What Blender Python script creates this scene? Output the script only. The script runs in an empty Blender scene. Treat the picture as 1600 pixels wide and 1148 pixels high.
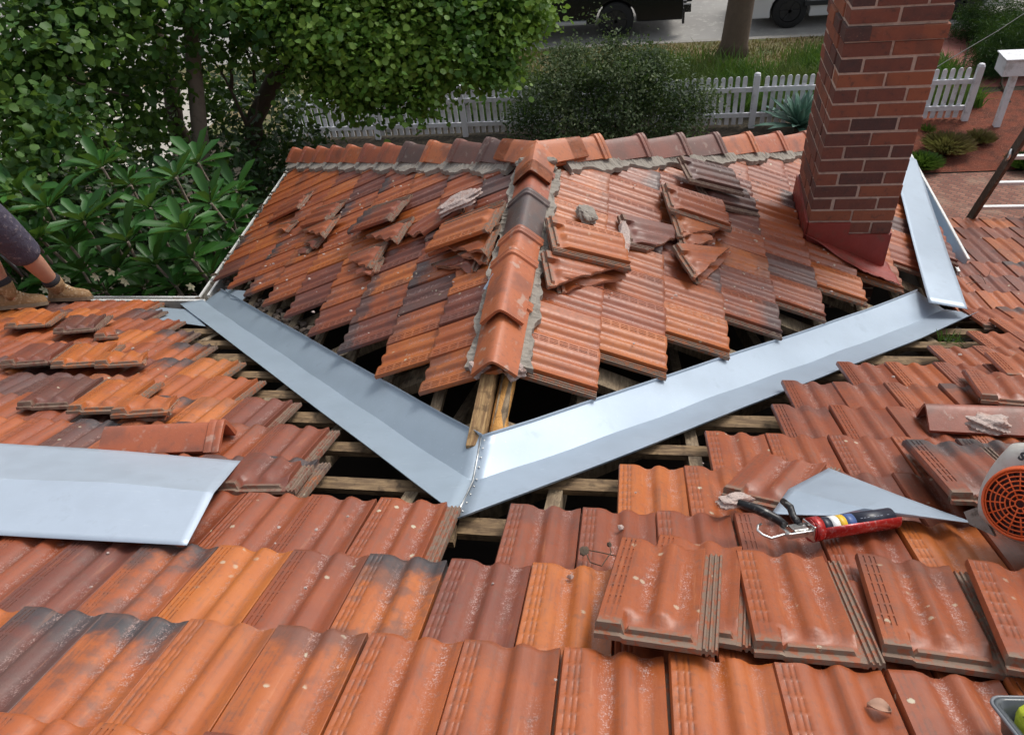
import bpy, bmesh, math, random
import numpy as np
from mathutils import Vector, Matrix
random.seed(7); RNG = np.random.default_rng(7)
S = bpy.context.scene
COL = S.collection
# ------------------------------------------------------------------ camera
CAM = np.array([0.47677, -1.47248, 1.87742]); YAW, PIT, ROL, FL = -0.20536, 0.73478, -0.12275, 1179.865
_F = np.array([math.sin(YAW)*math.cos(PIT), math.cos(YAW)*math.cos(PIT), -math.sin(PIT)])
_r = np.array([math.cos(YAW), -math.sin(YAW), 0]); _u = np.cross(_r, _F)
_R = math.cos(ROL)*_r + math.sin(ROL)*_u; _U = -math.sin(ROL)*_r + math.cos(ROL)*_u
cd = bpy.data.cameras.new('camera'); cam = bpy.data.objects.new('camera', cd); COL.objects.link(cam)
cd.sensor_width = 36; cd.lens = FL*36/1600; cd.clip_start = .02; cd.clip_end = 800
M = Matrix.Identity(4)
for i in range(3):
    M[i][0] = _R[i]; M[i][1] = _U[i]; M[i][2] = -_F[i]; M[i][3] = CAM[i]
cam.matrix_world = M; S.camera = cam
# ------------------------------------------------------------------ light
SUN_EL, SUN_AZ = math.radians(50), math.radians(42)      # azimuth measured from +Y towards +X
w = bpy.data.worlds.new('World'); S.world = w; w.use_nodes = True
nt = w.node_tree; nt.nodes.clear()
sky = nt.nodes.new('ShaderNodeTexSky'); sky.sky_type = 'NISHITA'; sky.sun_disc = False
sky.sun_elevation = SUN_EL; sky.sun_rotation = SUN_AZ; sky.dust_density = 4; sky.air_density = 1.2; sky.ozone_density = 1.5
hs = nt.nodes.new('ShaderNodeHueSaturation'); hs.inputs['Saturation'].default_value = .34
bg = nt.nodes.new('ShaderNodeBackground'); bg.inputs['Strength'].default_value = .15
wo = nt.nodes.new('ShaderNodeOutputWorld')
nt.links.new(sky.outputs[0], hs.inputs['Color']); nt.links.new(hs.outputs[0], bg.inputs[0]); nt.links.new(bg.outputs[0], wo.inputs[0])
sl = bpy.data.lights.new('sun', 'SUN'); sl.energy = 1.2; sl.angle = math.radians(18); sl.color = (1, .95, .88)
sun = bpy.data.objects.new('sun', sl); COL.objects.link(sun)
sd = Vector((math.sin(SUN_AZ)*math.cos(SUN_EL), math.cos(SUN_AZ)*math.cos(SUN_EL), math.sin(SUN_EL)))
sun.rotation_euler = sd.to_track_quat('Z', 'Y').to_euler()
S.view_settings.view_transform = 'Standard'; S.view_settings.look = 'None'; S.view_settings.exposure = 0.20; S.view_settings.gamma = 1
S.cycles.max_bounces = 6; S.cycles.transparent_max_bounces = 8
# ------------------------------------------------------------------ geometry of the place
T = 0.495; CP = 1/math.sqrt(1+T*T); SP = T*CP
YB, T2 = 2.45, .32                 # the slope flattens here on the verandah side
RL = 2.12                          # ridge length of the wing
XL, XR = 2.74, 2.78                # half widths of the wing
ZG = -4.2
def ray(x, y): return _F+_R*(x-800)/FL-_U*(y-574)/FL
def on_main(x, y, h=0.):
    d = ray(x, y); s = (h-CAM[2]-T*CAM[1])/(d[2]+T*d[1]); return Vector(CAM+d*s)
def on_wing(x, y, sg, h=0.):
    d = ray(x, y); s = (h-CAM[2]-sg*T*CAM[0])/(d[2]+sg*T*d[0]); return Vector(CAM+d*s)
def on_z(x, y, z): d = ray(x, y); return Vector(CAM+d*(z-CAM[2])/d[2])
def at(x, y, dep): return Vector(CAM+ray(x, y)*dep)
def proj(P):
    d = np.array(P)-CAM; z = d@_F
    if z < .05: return (-9999, -9999, z)
    return (800+FL*(d@_R)/z, 574-FL*(d@_U)/z, z)
MAINF = (Vector((1, 0, 0)), Vector((0, CP, -SP)), Vector((0, SP, CP)))
LOWF = (Vector((1, 0, 0)), Vector((0, 1, -T2)).normalized(), Vector((0, T2, 1)).normalized())
WR = (Vector((0, -1, 0)), Vector((CP, 0, -SP)), Vector((SP, 0, CP)))
WL = (Vector((0, 1, 0)), Vector((-CP, 0, -SP)), Vector((-SP, 0, CP)))
WF = (Vector((1, 0, 0)), Vector((0, CP, -SP)), Vector((0, SP, CP)))
def zmain(y): return -T*y if y < YB else -T*YB-T2*(y-YB)
# ------------------------------------------------------------------ helpers
def link(o, parent=None):
    COL.objects.link(o)
    if parent is not None: o.parent = parent
    return o
def tag(o, label=None, cat=None, group=None, kind=None):
    if label: o['label'] = label
    if cat: o['category'] = cat
    if group: o['group'] = group
    if kind: o['kind'] = kind
    return o
def empty(name, loc, label, cat, group=None, rot=None):
    o = bpy.data.objects.new(name, None); o.location = loc
    if rot is not None: o.rotation_euler = rot
    o.empty_display_size = .1
    link(o); return tag(o, label, cat, group)
def mesh_np(name, verts, faces, mat, parent=None, smooth=False, sharp=None):
    me = bpy.data.meshes.new(name); me.from_pydata([tuple(v) for v in verts], [], [tuple(f) for f in faces]); me.update()
    if smooth:
        me.polygons.foreach_set('use_smooth', [True]*len(me.polygons))
        if sharp: me.set_sharp_from_angle(angle=math.radians(sharp))
    o = bpy.data.objects.new(name, me)
    for m in (mat if isinstance(mat, (list, tuple)) else [mat]): me.materials.append(m)
    return link(o, parent)
class MB:
    """collects shapes into one mesh"""
    def __init__(s): s.bm = bmesh.new(); s.mi = 0
    def quad(s, *p):
        f = s.bm.faces.new([s.bm.verts.new(Vector(q)) for q in p]); f.material_index = s.mi; return f
    def box(s, c, size, rot=None, taper=1., bev=0.):
        r = rot if rot is not None else Matrix.Identity(3); c = Vector(c)
        vs = []
        for dz in (-.5, .5):
            k = taper if dz > 0 else 1.
            for dx, dy in ((-.5, -.5), (.5, -.5), (.5, .5), (-.5, .5)):
                vs.append(s.bm.verts.new(c+r @ Vector((dx*size[0]*k, dy*size[1]*k, dz*size[2]))))
        fs = []
        for f in ((3, 2, 1, 0), (4, 5, 6, 7), (0, 1, 5, 4), (1, 2, 6, 5), (2, 3, 7, 6), (3, 0, 4, 7)):
            q = s.bm.faces.new([vs[i] for i in f]); q.material_index = s.mi; fs.append(q)
        if bev:
            es = list({e for f in fs for e in f.edges})
            bmesh.ops.bevel(s.bm, geom=es, offset=bev, segments=2, profile=.5, affect='EDGES', material=s.mi)
    def beam(s, a, b, w, h, up=Vector((0, 0, 1)), bev=0.):
        a, b = Vector(a), Vector(b); z = (b-a).normalized(); x = up.cross(z).normalized(); y = z.cross(x)
        s.box((a+b)/2, (w, h, (b-a).length), Matrix((x, y, z)).transposed(), bev=bev)
    def tube(s, pts, rad, n=8, caps=True):
        pts = [Vector(p) for p in pts]; rad = rad if isinstance(rad, (list, tuple)) else [rad]*len(pts)
        rings = []; prev = None
        for i, p in enumerate(pts):
            t = (pts[min(i+1, len(pts)-1)]-pts[max(i-1, 0)]).normalized()
            if prev is None: prev = t.orthogonal().normalized()
            prev = (prev-t*prev.dot(t)).normalized(); q = t.cross(prev)
            rings.append([s.bm.verts.new(p+(prev*math.cos(2*math.pi*k/n)+q*math.sin(2*math.pi*k/n))*rad[i]) for k in range(n)])
        for a, b in zip(rings, rings[1:]):
            for k in range(n):
                f = s.bm.faces.new((a[k], a[(k+1) % n], b[(k+1) % n], b[k])); f.smooth = True; f.material_index = s.mi
        if caps:
            for r in (rings[0][::-1], rings[-1]):
                f = s.bm.faces.new(r); f.material_index = s.mi
    def prism(s, poly, frame, depth):
        """poly in (x,y) of frame (o,x,y); extruded by depth along x cross y, centred"""
        o, x, y = [Vector(q) for q in frame]; n = x.cross(y).normalized()
        a = [s.bm.verts.new(o+x*p[0]+y*p[1]-n*depth/2) for p in poly]; b = [s.bm.verts.new(o+x*p[0]+y*p[1]+n*depth/2) for p in poly]
        s.bm.faces.new(a[::-1]).material_index = s.mi; s.bm.faces.new(b).material_index = s.mi
        for i in range(len(poly)):
            j = (i+1) % len(poly); s.bm.faces.new((a[i], a[j], b[j], b[i])).material_index = s.mi
    def ball(s, c, r, sc=(1, 1, 1), sub=2, jit=0., rot=None):
        g = bmesh.ops.create_icosphere(s.bm, subdivisions=sub, radius=r)
        for v in g['verts']:
            k = 1+random.uniform(-jit, jit); p = Vector((v.co.x*sc[0], v.co.y*sc[1], v.co.z*sc[2]))*k
            v.co = Vector(c)+(rot @ p if rot else p)
        for f in {f for v in g['verts'] for f in v.link_faces}: f.material_index = s.mi; f.smooth = jit < .05
    def build(s, name, mat, parent=None, sharp=None):
        me = bpy.data.meshes.new(name); s.bm.normal_update(); s.bm.to_mesh(me); s.bm.free()
        for m in (mat if isinstance(mat, (list, tuple)) else [mat]): me.materials.append(m)
        if sharp:
            me.polygons.foreach_set('use_smooth', [True]*len(me.polygons)); me.set_sharp_from_angle(angle=math.radians(sharp))
        return link(bpy.data.objects.new(name, me), parent)
# ------------------------------------------------------------------ materials
class N:
    def __init__(s, name):
        s.m = bpy.data.materials.new(name); s.m.use_nodes = True; s.t = s.m.node_tree
        s.b = s.t.nodes['Principled BSDF']; s.o = s.t.nodes['Material Output']
    def n(s, typ, **kw):
        x = s.t.nodes.new('ShaderNode'+typ)
        for k, v in kw.items(): setattr(x, k, v)
        return x
    def put(s, sock, v):
        if hasattr(v, 'is_output') or isinstance(v, bpy.types.NodeSocket): s.t.links.new(v, sock)
        else:
            if isinstance(v, (tuple, list)) and len(v) == 3 and sock.type == 'RGBA': v = (*v, 1)
            sock.default_value = v
    def math(s, op, a, b=0., c=0., clamp=False):
        x = s.n('Math', operation=op, use_clamp=clamp); s.put(x.inputs[0], a); s.put(x.inputs[1], b); s.put(x.inputs[2], c); return x.outputs[0]
    def mix(s, f, a, b, typ='MIX'):
        x = s.n('Mix', data_type='RGBA', blend_type=typ); x.clamp_factor = True
        s.put(x.inputs[0], f); s.put(x.inputs[6], a); s.put(x.inputs[7], b); return x.outputs[2]
    def noise(s, vec, scale, det=3., rough=.5, col=False):
        x = s.n('TexNoise'); s.put(x.inputs['Scale'], scale); x.inputs['Detail'].default_value = det; x.inputs['Roughness'].default_value = rough
        if vec is not None: s.put(x.inputs['Vector'], vec)
        return x.outputs['Color' if col else 'Fac']
    def step(s, v, a, b, ta=0., tb=1.):
        x = s.n('MapRange', interpolation_type='SMOOTHSTEP'); s.put(x.inputs[0], v); s.put(x.inputs[1], a); s.put(x.inputs[2], b); s.put(x.inputs[3], ta); s.put(x.inputs[4], tb); return x.outputs[0]
    def ramp(s, f, stops):
        x = s.n('ValToRGB'); el = x.color_ramp.elements
        while len(el) < len(stops): el.new(.5)
        for e, (p, c) in zip(el, stops): e.position = p; e.color = (*c, 1)
        s.put(x.inputs[0], f); return x.outputs[0]
    def obj(s): return s.n('TexCoord').outputs['Object']
    def pos(s): return s.n('NewGeometry').outputs['Position']
    def bump(s, h, st=.3, d=.01):
        x = s.n('Bump'); x.inputs['Strength'].default_value = st; x.inputs['Distance'].default_value = d; s.put(x.inputs['Height'], h)
        s.t.links.new(x.outputs[0], s.b.inputs['Normal']); return x
    def fin(s, col=None, rough=None, metal=None, spec=None):
        for k, v in (('Base Color', col), ('Roughness', rough), ('Metallic', metal), ('Specular IOR Level', spec)):
            if v is not None: s.put(s.b.inputs[k], v)
        return s.m
def tile_material(name, per_object):
    k = N(name)
    if per_object:
        co = k.obj(); sx = k.n('SeparateXYZ'); k.put(sx.inputs[0], co); u, v = sx.outputs[0], sx.outputs[1]
        oi = k.n('ObjectInfo'); sc = k.n('SeparateColor'); k.put(sc.inputs[0], oi.outputs['Color'])
        tone, char, lich = sc.outputs[0], sc.outputs[1], sc.outputs[2]
        off = k.n('VectorMath', operation='SCALE'); cx = k.n('CombineXYZ'); k.put(cx.inputs[0], oi.outputs['Random']); k.put(cx.inputs[1], k.math('MULTIPLY', oi.outputs['Random'], 7.3))
        k.put(off.inputs[0], cx.outputs[0]); k.put(off.inputs[3], 40.)
        ad = k.n('VectorMath', operation='ADD'); k.put(ad.inputs[0], co); k.put(ad.inputs[1], off.outputs[0]); vec = ad.outputs[0]
    else:
        at_ = k.n('Attribute', attribute_name='tuv'); sx = k.n('SeparateXYZ'); k.put(sx.inputs[0], at_.outputs['Vector']); u, v = sx.outputs[0], sx.outputs[1]
        a2 = k.n('Attribute', attribute_name='tone'); s2 = k.n('SeparateXYZ'); k.put(s2.inputs[0], a2.outputs['Vector'])
        tone, char, lich = s2.outputs[0], s2.outputs[1], s2.outputs[2]; vec = k.pos()
    n1 = k.noise(vec, 9., 3); n2 = k.noise(vec, 60., 4, .6); n3 = k.noise(vec, 260., 3, .7)
    tn = k.math('ADD', tone, k.math('MULTIPLY', k.math('SUBTRACT', n1, .5), .34)); tn = k.math('ADD', tn, k.math('MULTIPLY', k.math('SUBTRACT', n2, .5), .10), clamp=True)
    base = k.ramp(tn, [(0., (.48, .140, .026)), (.22, (.375, .094, .024)), (.42, (.275, .066, .024)), (.62, (.18, .050, .030)), (.80, (.118, .048, .038)), (1., (.072, .050, .047))])
    # fire flashing: the smoked lower end of the tile
    vv = k.math('ADD', v, k.math('ADD', k.math('MULTIPLY', k.math('SUBTRACT', n1, .5), .20), k.math('MULTIPLY', k.math('SUBTRACT', n2, .5), .10)))
    cm = k.math('MULTIPLY', k.step(vv, .25, .35), char)
    base = k.mix(cm, base, (.055, .047, .050))
    side = k.math('MULTIPLY', k.step(k.noise(vec, 7., 5, .65), .50, .62), k.math('MULTIPLY', char, .6))
    base = k.mix(side, base, (.115, .062, .052))
    # lime bloom and painted glaze reflections along the two pans
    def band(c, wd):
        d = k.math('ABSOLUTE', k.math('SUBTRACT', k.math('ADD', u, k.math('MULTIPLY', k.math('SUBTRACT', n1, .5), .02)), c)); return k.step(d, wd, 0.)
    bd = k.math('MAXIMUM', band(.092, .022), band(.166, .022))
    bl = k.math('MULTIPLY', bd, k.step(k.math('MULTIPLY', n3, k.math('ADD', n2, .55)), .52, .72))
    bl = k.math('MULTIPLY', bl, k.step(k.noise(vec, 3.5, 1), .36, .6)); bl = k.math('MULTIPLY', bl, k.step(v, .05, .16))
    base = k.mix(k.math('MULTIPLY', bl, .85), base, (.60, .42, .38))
    # weather streaks running down the tile and darker lines along the pressed marks
    st = k.n('Mapping'); k.put(st.inputs[0], vec); st.inputs['Scale'].default_value = (70, 5, 30)
    sn = k.noise(st.outputs[0], 1., 4, .6)
    base = k.mix(k.math('MULTIPLY', k.step(sn, .50, .70), .38), base, (.17, .075, .05))
    base = k.mix(k.math('MULTIPLY', k.step(sn, .40, .25), .22), base, (.62, .27, .13))
    n4 = k.noise(vec, 26., 5, .7)
    base = k.mix(k.math('MULTIPLY', k.step(n4, .60, .72), .40), base, (.12, .065, .05))
    mk = None
    for c_ in (.0144, .0271, .0371):
        d_ = k.step(k.math('ABSOLUTE', k.math('SUBTRACT', u, c_)), .0026, .0012); mk = d_ if mk is None else k.math('MAXIMUM', mk, d_)
    base = k.mix(k.math('MULTIPLY', mk, k.math('MULTIPLY', k.step(n2, .35, .6), .45)), base, (.13, .06, .04))
    # scuffs and grime
    base = k.mix(k.math('MULTIPLY', k.step(n2, .54, .72), .35), base, (.16, .085, .06))
    base = k.mix(k.math('MULTIPLY', k.step(n3, .66, .8), .3), base, (.55, .36, .28))
    under = k.math('MAXIMUM', k.math('MULTIPLY', k.step(u, .2005, .2030), .8), k.math('MULTIPLY', k.step(v, .045, .015), .85))
    base = k.mix(k.math('MULTIPLY', under, k.math('ADD', .25, k.step(n2, .38, .55))), base, (.21, .145, .105))
    vo = k.n('TexVoronoi'); k.put(vo.inputs['Vector'], vec); vo.inputs['Scale'].default_value = 24.
    vd = k.math('ADD', vo.outputs['Distance'], k.math('MULTIPLY', k.math('SUBTRACT', n3, .5), .25))
    lm = k.math('MULTIPLY', k.step(vd, .19, .13), k.step(k.noise(vec, 12., 1), .56, .62)); lm = k.math('MULTIPLY', lm, lich)
    base = k.mix(lm, base, (.56, .52, .38))
    # grime in the left-hand joint and cut edges
    rg = k.math('ADD', .25, k.math('MULTIPLY', n2, .36)); rg = k.math('ADD', rg, k.math('MULTIPLY', under, .35)); rg = k.math('ADD', rg, k.math('MULTIPLY', bl, .2), clamp=True)
    hh = k.math('ADD', k.math('MULTIPLY', n3, .5), n2)
    k.bump(k.math('ADD', hh, k.math('MULTIPLY', lm, .8)), .35, .0022)
    k.fin(base, rg, 0., .55); k.b.inputs['Coat Weight'].default_value = .07; k.b.inputs['Coat Roughness'].default_value = .25
    return k.m
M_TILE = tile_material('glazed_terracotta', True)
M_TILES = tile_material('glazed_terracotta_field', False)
def simple(name, col, rough=.6, metal=0., var=.0, scale=8., bump=0., bs=40., dark=None, objc=True, dirt=None, spec=.5):
    k = N(name); vec = k.obj() if objc else k.pos(); c = col
    if var or dark:
        n = k.noise(vec, scale, 5, .6); d = dark or tuple(x*.45 for x in col); c = k.mix(k.step(n, .35, .7), tuple(min(1, x*(1+var)) for x in col), d) if dark else k.mix(n, tuple(x*(1-var) for x in col), tuple(min(1, x*(1+var)) for x in col))
    if dirt: c = k.mix(k.math('MULTIPLY', k.step(k.noise(vec, dirt[1], 6, .65), .5, .68), dirt[2]), c, dirt[0])
    if bump: k.bump(k.noise(vec, bs, 5, .6), bump, .01)
    return k.fin(c, rough, metal, spec)
M_MORTAR = simple('cement_mortar', (.31, .28, .24), .95, var=.22, scale=11, bump=.5, bs=38, dirt=((.14, .11, .09), 14, .65))
M_LIME = simple('old_lime_mortar', (.50, .40, .36), .95, var=.3, scale=20, bump=1., bs=60, dirt=((.34, .16, .11), 22, .7))
def wood(name, a, b, g):
    k = N(name); co = k.pos(); mp = k.n('Mapping'); k.put(mp.inputs[0], co); mp.inputs['Scale'].default_value = g
    n = k.noise(mp.outputs[0], 6., 6, .65); n2 = k.noise(co, 30, 4)
    c = k.mix(k.step(n, .35, .65), a, b); c = k.mix(k.math('MULTIPLY', k.step(n2, .52, .7), .6), c, tuple(x*.35 for x in b)); k.bump(n, .6, .006)
    return k.fin(c, .85)
M_WOODX = wood('weathered_batten_wood', (.30, .20, .105), (.14, .088, .048), (2, 14, 14))
M_WOODY = wood('rafter_wood', (.33, .25, .16), (.17, .12, .075), (14, 2, 2))
M_WOODR = wood('split_ridge_wood', (.42, .27, .12), (.19, .105, .045), (16, 1.5, 3))
M_WOODO = simple('raw_oregon_wood', (.52, .26, .07), .8, var=.5, scale=18, bump=1., bs=40, dirt=((.12, .05, .02), 14, .8))
def metal(name, col, rough, scr=.5):
    k = N(name); co = k.obj(); n = k.noise(co, 3.2, 3); n2 = k.noise(co, 55., 5, .7); n3 = k.noise(co, 9., 5, .65)
    mp = k.n('Mapping'); k.put(mp.inputs[0], co); mp.inputs['Scale'].default_value = (1, 16, 16); mp.inputs['Rotation'].default_value = (0, 0, .75); n4 = k.noise(mp.outputs[0], 14., 5, .7)
    c = k.mix(n3, tuple(x*.86 for x in col), tuple(min(1, x*1.08) for x in col))
    c = k.mix(k.math('MULTIPLY', k.step(n4, .60, .70), .55*scr), c, (.88, .90, .92)); c = k.mix(k.math('MULTIPLY', k.step(n3, .56, .72), .34), c, tuple(x*.62 for x in col))
    c = k.mix(k.math('MULTIPLY', k.step(n2, .70, .78), .55), c, (.22, .20, .17))
    r = k.math('ADD', rough, k.math('MULTIPLY', k.math('SUBTRACT', n3, .5), .22)); k.bump(k.math('ADD', n, k.math('MULTIPLY', n3, .12)), .14, .02)
    return k.fin(c, r, .34)
M_ZINC = metal('bright_zinc_sheet', (.385, .465, .555), .44)
M_ZINCL = metal('pale_zinc_sheet', (.50, .58, .68), .44)
M_ZINCD = metal('dull_zinc_sheet', (.36, .44, .52), .46)  # tree reflection painted in as darker zinc for the tree-side valley; old liners too
M_GUT = simple('old_gutter_metal', (.30, .28, .25), .6, .3, var=.3, scale=20, bump=.4, dirt=((.10, .08, .06), 25, .9))
M_GUTW = simple('white_gutter_lip', (.74, .74, .72), .45, 0, var=.05, scale=10, dirt=((.25, .23, .2), 60, .4))
M_RED = simple('red_sealing_paint', (.27, .040, .028), .5, 0, var=.25, scale=10, bump=.4, bs=30, dirt=((.12, .07, .04), 16, .45))
M_DEBRIS = simple('dry_leaf_litter', (.085, .06, .04), .9, var=.6, scale=60)
M_RAW = simple('raw_broken_clay', (.50, .235, .14), .95, var=.25, scale=30, bump=1., bs=70, dirt=((.20, .10, .07), 14, .7))
M_DARK = simple('dark_attic_dust', (.045, .035, .028), .95)  # near-black colour paints in the shade of the roof space
M_SKIN = simple('sunburnt_skin', (.46, .235, .16), .5, var=.12, scale=14, dirt=((.30, .14, .09), 9, .3)); M_SKIN.node_tree.nodes['Principled BSDF'].inputs['Subsurface Weight'].default_value = .12
M_BLK = simple('black_plastic', (.025, .026, .03), .45)
M_BLKM = simple('black_metal', (.02, .02, .022), .35, .4, dirt=((.35, .35, .33), 50, .5))
M_CHROME = simple('zinc_plated_steel', (.72, .72, .70), .28, .95, var=.1, scale=20, dirt=((.25, .24, .22), 40, .5))
M_GUNR = simple('red_gun_paint', (.42, .016, .014), .25, .2, var=.1, scale=10, dirt=((.55, .5, .48), 70, .35), spec=.6)

# ------------------------------------------------------------------ the interlocking tile
TW, TL = .205, .375
PTS = [(0, .024), (.0035, .030), (.050, .0305), (.059, .0285), (.088, .0150), (.098, .0150), (.117, .0275), (.126, .029), (.134, .0265), (.160, .0145), (.172, .0148), (.193, .0220), (.1990, .0238), (.2005, .0228),
       (.2012, .0065), (.2062, .0070), (.2105, .0062), (.2125, .0115), (.216, .0115), (.218, .0062), (.222, .0062), (.224, .0115), (.2275, .0115), (.2295, .0062), (.2335, .0062), (.2355, .0120), (.2395, .0120), (.241, .004)]
def prof(u):
    for (a, za), (b, zb) in zip(PTS, PTS[1:]):
        if u <= b+1e-9:
            t = min(1, max(0, (u-a)/(b-a))); s = t*t*(3-2*t) if b-a > .006 else t
            return za+(zb-za)*s
    return PTS[-1][1]
LU = [0, .0035, .0122, .0132, .0155, .0165, .0250, .0260, .0283, .0293, .0350, .0360, .0383, .0393, .046, .052, .059, .066, .074, .081, .088, .093, .098, .104, .111, .117, .1215, .126, .130, .134, .141, .148, .155, .160, .166, .172, .180, .188, .193, .1990, .2005, .2012,
      .2062, .2105, .2125, .216, .218, .222, .224, .2275, .2295, .2335, .2355, .2395, .241]
MU = [0, .0035, .03, .050, .059, .074, .088, .098, .108, .117, .126, .134, .147, .160, .172, .184, .193, .1990, .2005, .2012, .2062, .2105, .2125, .216, .218, .222, .224, .2275, .2295, .2335, .2355, .2395, .241]
SU = [0, .0035, .052, .070, .088, .098, .110, .121, .134, .147, .160, .172, .188, .2000, .2012, .215, .24]
HV = [0, .012, .014, .019, .0205, .033, .0345, .044, .052, .060, .068, .074]
for _c in range(7):
    for _d in (.003, .0045, .0355, .037): HV.append(.078+_c*.041+_d)
HV = sorted(HV+[.371, TL])
MV = [0, .012, .014, .019, .0205, .033, .0345, .044, .052, .060, .074, .12, .17, .22, .27, .32, .35, .371, TL]
SV = [0, .02, .05, .075, .18, .28, TL]
def ztop(u, v, ladder=True, seed=0):
    z = prof(u)
    if u < .0585:
        if v < .013: z = .012
    elif u < .2008:
        low = .0075
        bar = .0095 if (.0195 < v < .034 and .062 < u < .19) else 0.
        if v < .045: z = low+bar
        elif v < .073:
            t = (v-.045)/.028; z = low*(1-t)+z*t
    if ladder and (.0130 < u < .0157 or .0258 < u < .0285 or .0358 < u < .0385) and .078 < v < .365:
        c = (v-.078) % .041
        if .0040 < c < .0365: z -= .0026*ladder
    if v > .372: z -= .0025
    z += .0012*math.sin(v*9+seed*2.1)*math.sin(u*14+seed)
    return z
def tile_arrays(US, VS, ladder, seed=0, th=.0115):
    nu, nv = len(US), len(VS); V = []
    for v in VS:
        for u in US: V.append((u, v, ztop(u, v, ladder, seed)))
    for v in VS:
        for u in US: V.append((u, v, max(-.004 if u < .2 else -.006, ztop(u, v, False, seed)-th)))
    F = []; o = nu*nv
    for j in range(nv-1):
        for i in range(nu-1):
            a = j*nu+i; F.append((a, a+1, a+nu+1, a+nu)); F.append((o+a, o+a+nu, o+a+nu+1, o+a+1))
    for i in range(nu-1):
        F.append((i, o+i, o+i+1, i+1)); a = (nv-1)*nu+i; F.append((a, a+1, o+a+1, o+a))
    for j in range(nv-1):
        a = j*nu; F.append((a, a+nu, o+a+nu, o+a)); a = j*nu+nu-1; F.append((a, o+a, o+a+nu, a+nu))
    return V, F
def tile_mesh(name, US, VS, ladder, seed=0):
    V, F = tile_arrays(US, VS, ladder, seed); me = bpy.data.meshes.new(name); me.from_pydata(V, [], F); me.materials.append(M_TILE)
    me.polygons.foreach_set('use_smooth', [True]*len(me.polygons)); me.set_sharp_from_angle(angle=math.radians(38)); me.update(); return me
TM = [tile_mesh('interlocking_tile', LU, HV, q_, s_) for s_, q_ in enumerate((1., .45, .75, 0.))]
MEDV, MEDF = tile_arrays(MU, MV, False, 0, .0150)
HIV, HIF = tile_arrays(LU, HV, .45)
LOWV, LOWF_ = tile_arrays(SU, SV, False)
TILT = .030/TL
def frame_matrix(org, U, V, N, tilt=TILT, yaw=0., roll=0.):
    m = Matrix((U, V, N)).transposed().to_4x4(); m.translation = org
    return m @ Matrix.Rotation(tilt, 4, 'X') @ Matrix.Rotation(yaw, 4, 'Z') @ Matrix.Rotation(roll, 4, 'Y')
def cut_mesh(name, planes, jag=.004, base=None):
    """tile cut in its own frame; planes: (point, normal) - the side the normal points to is removed"""
    ph_ = random.uniform(0, 6); bm = bmesh.new(); V, F = base or (MEDV, MEDF); vs = [bm.verts.new(v) for v in V]
    for f in F: bm.faces.new([vs[i] for i in f])
    for co, no in planes:
        r = bmesh.ops.bisect_plane(bm, geom=bm.verts[:]+bm.edges[:]+bm.faces[:], plane_co=co, plane_no=no, clear_outer=True)
        cut = [e for e in r['geom_cut'] if isinstance(e, bmesh.types.BMEdge)]
        if cut:
            for f in bmesh.ops.holes_fill(bm, edges=cut)['faces']: f.material_index = 1; f.smooth = False
            for v in {v for e in cut for v in e.verts}:
                v.co += Vector(no).normalized()*(random.uniform(-jag, jag)*.22+jag*1.5*math.sin(v.co.x*38+v.co.y*31+ph_)+jag*.5*math.sin(v.co.x*97+ph_*2))
    me = bpy.data.meshes.new(name); bm.normal_update(); bm.to_mesh(me); bm.free(); me.materials.append(M_TILE); me.materials.append(M_RAW)
    if not me.polygons: return None
    me.polygons.foreach_set('use_smooth', [True]*len(me.polygons)); me.set_sharp_from_angle(angle=math.radians(38)); return me
# ------------------------------------------------------------------ list every laid tile
def tonepick(bias=0.):
    r = random.random()
    t = random.choice((.08, .2, .3)) if r < .42 else random.choice((.34, .4, .46)) if r < .76 else random.choice((.58, .66)) if r < .91 else random.choice((.8, .9))
    return min(1, max(0, t+random.uniform(-.05, .05)+bias))
def charpick(p=.2): return random.uniform(.7, 1) if random.random() < p else (random.uniform(.1, .4) if random.random() < .3 else 0.)
def wingtone(p=0.):
    r = random.random()
    return random.uniform(.06, .32) if r < .62-p else random.uniform(.34, .5) if r < .86-p else random.uniform(.56, .7) if r < .95 else random.uniform(.78, .9)
LAID = []            # dict(kind, course, m, tone, cut)
G_M = .3107
ROWX = {-5: -.45, -4: -.36, -3: -.48, -2: -.37, -1: -.455, 0: -.462, 1: -.3616, 2: .1533, 3: .452, 4: .7445, 5: 1.0278, 6: 1.1162, 7: 1.413, 8: 1.905, 9: 2.20, 10: 2.44, 11: 2.40, 12: 2.52}
LIP = {2: .003, 3: -.497, 4: -.58, 5: -.858, 6: -1.161, 7: -1.41, 8: -1.727, 9: -2.003, 10: -2.273, 11: -2.585, 12: -2.80}
def add(kind, course, head, fr, tone=None, char=None, cut=None, lich=None, tilt=TILT):
    U, V, N = fr
    m = frame_matrix(head+N*.0+Vector((random.uniform(-.0015, .0015), random.uniform(-.002, .002), 0)), U, V, N, tilt+random.uniform(-.003, .006), random.uniform(-.010, .010), random.uniform(-.006, .006))
    c = m @ Vector((.1, .2, .03)); p = proj(c); area = 1/max(p[2], .3)**2
    q = [proj(m @ Vector(a)) for a in ((0, .05, .03), (.24, .05, .02), (0, TL, .03), (.24, TL, .02), (.12, .2, .03))]
    vis = sum(1 for a in q if 0 <= a[0] <= 1600 and 0 <= a[1] <= 1148 and a[2] > .1) >= 1
    LAID.append(dict(kind=kind, course=course, m=m, c=c, px=p, area=area, vis=vis, tone=tonepick() if tone is None else tone, char=charpick() if char is None else char, lich=(random.random() < .35)*random.uniform(.5, 1) if lich is None else lich, cut=cut))
def row_y(j): return -.7498+j*G_M*CP
def row_yl(j): return -.7498+j*.955*G_M*CP
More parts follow.
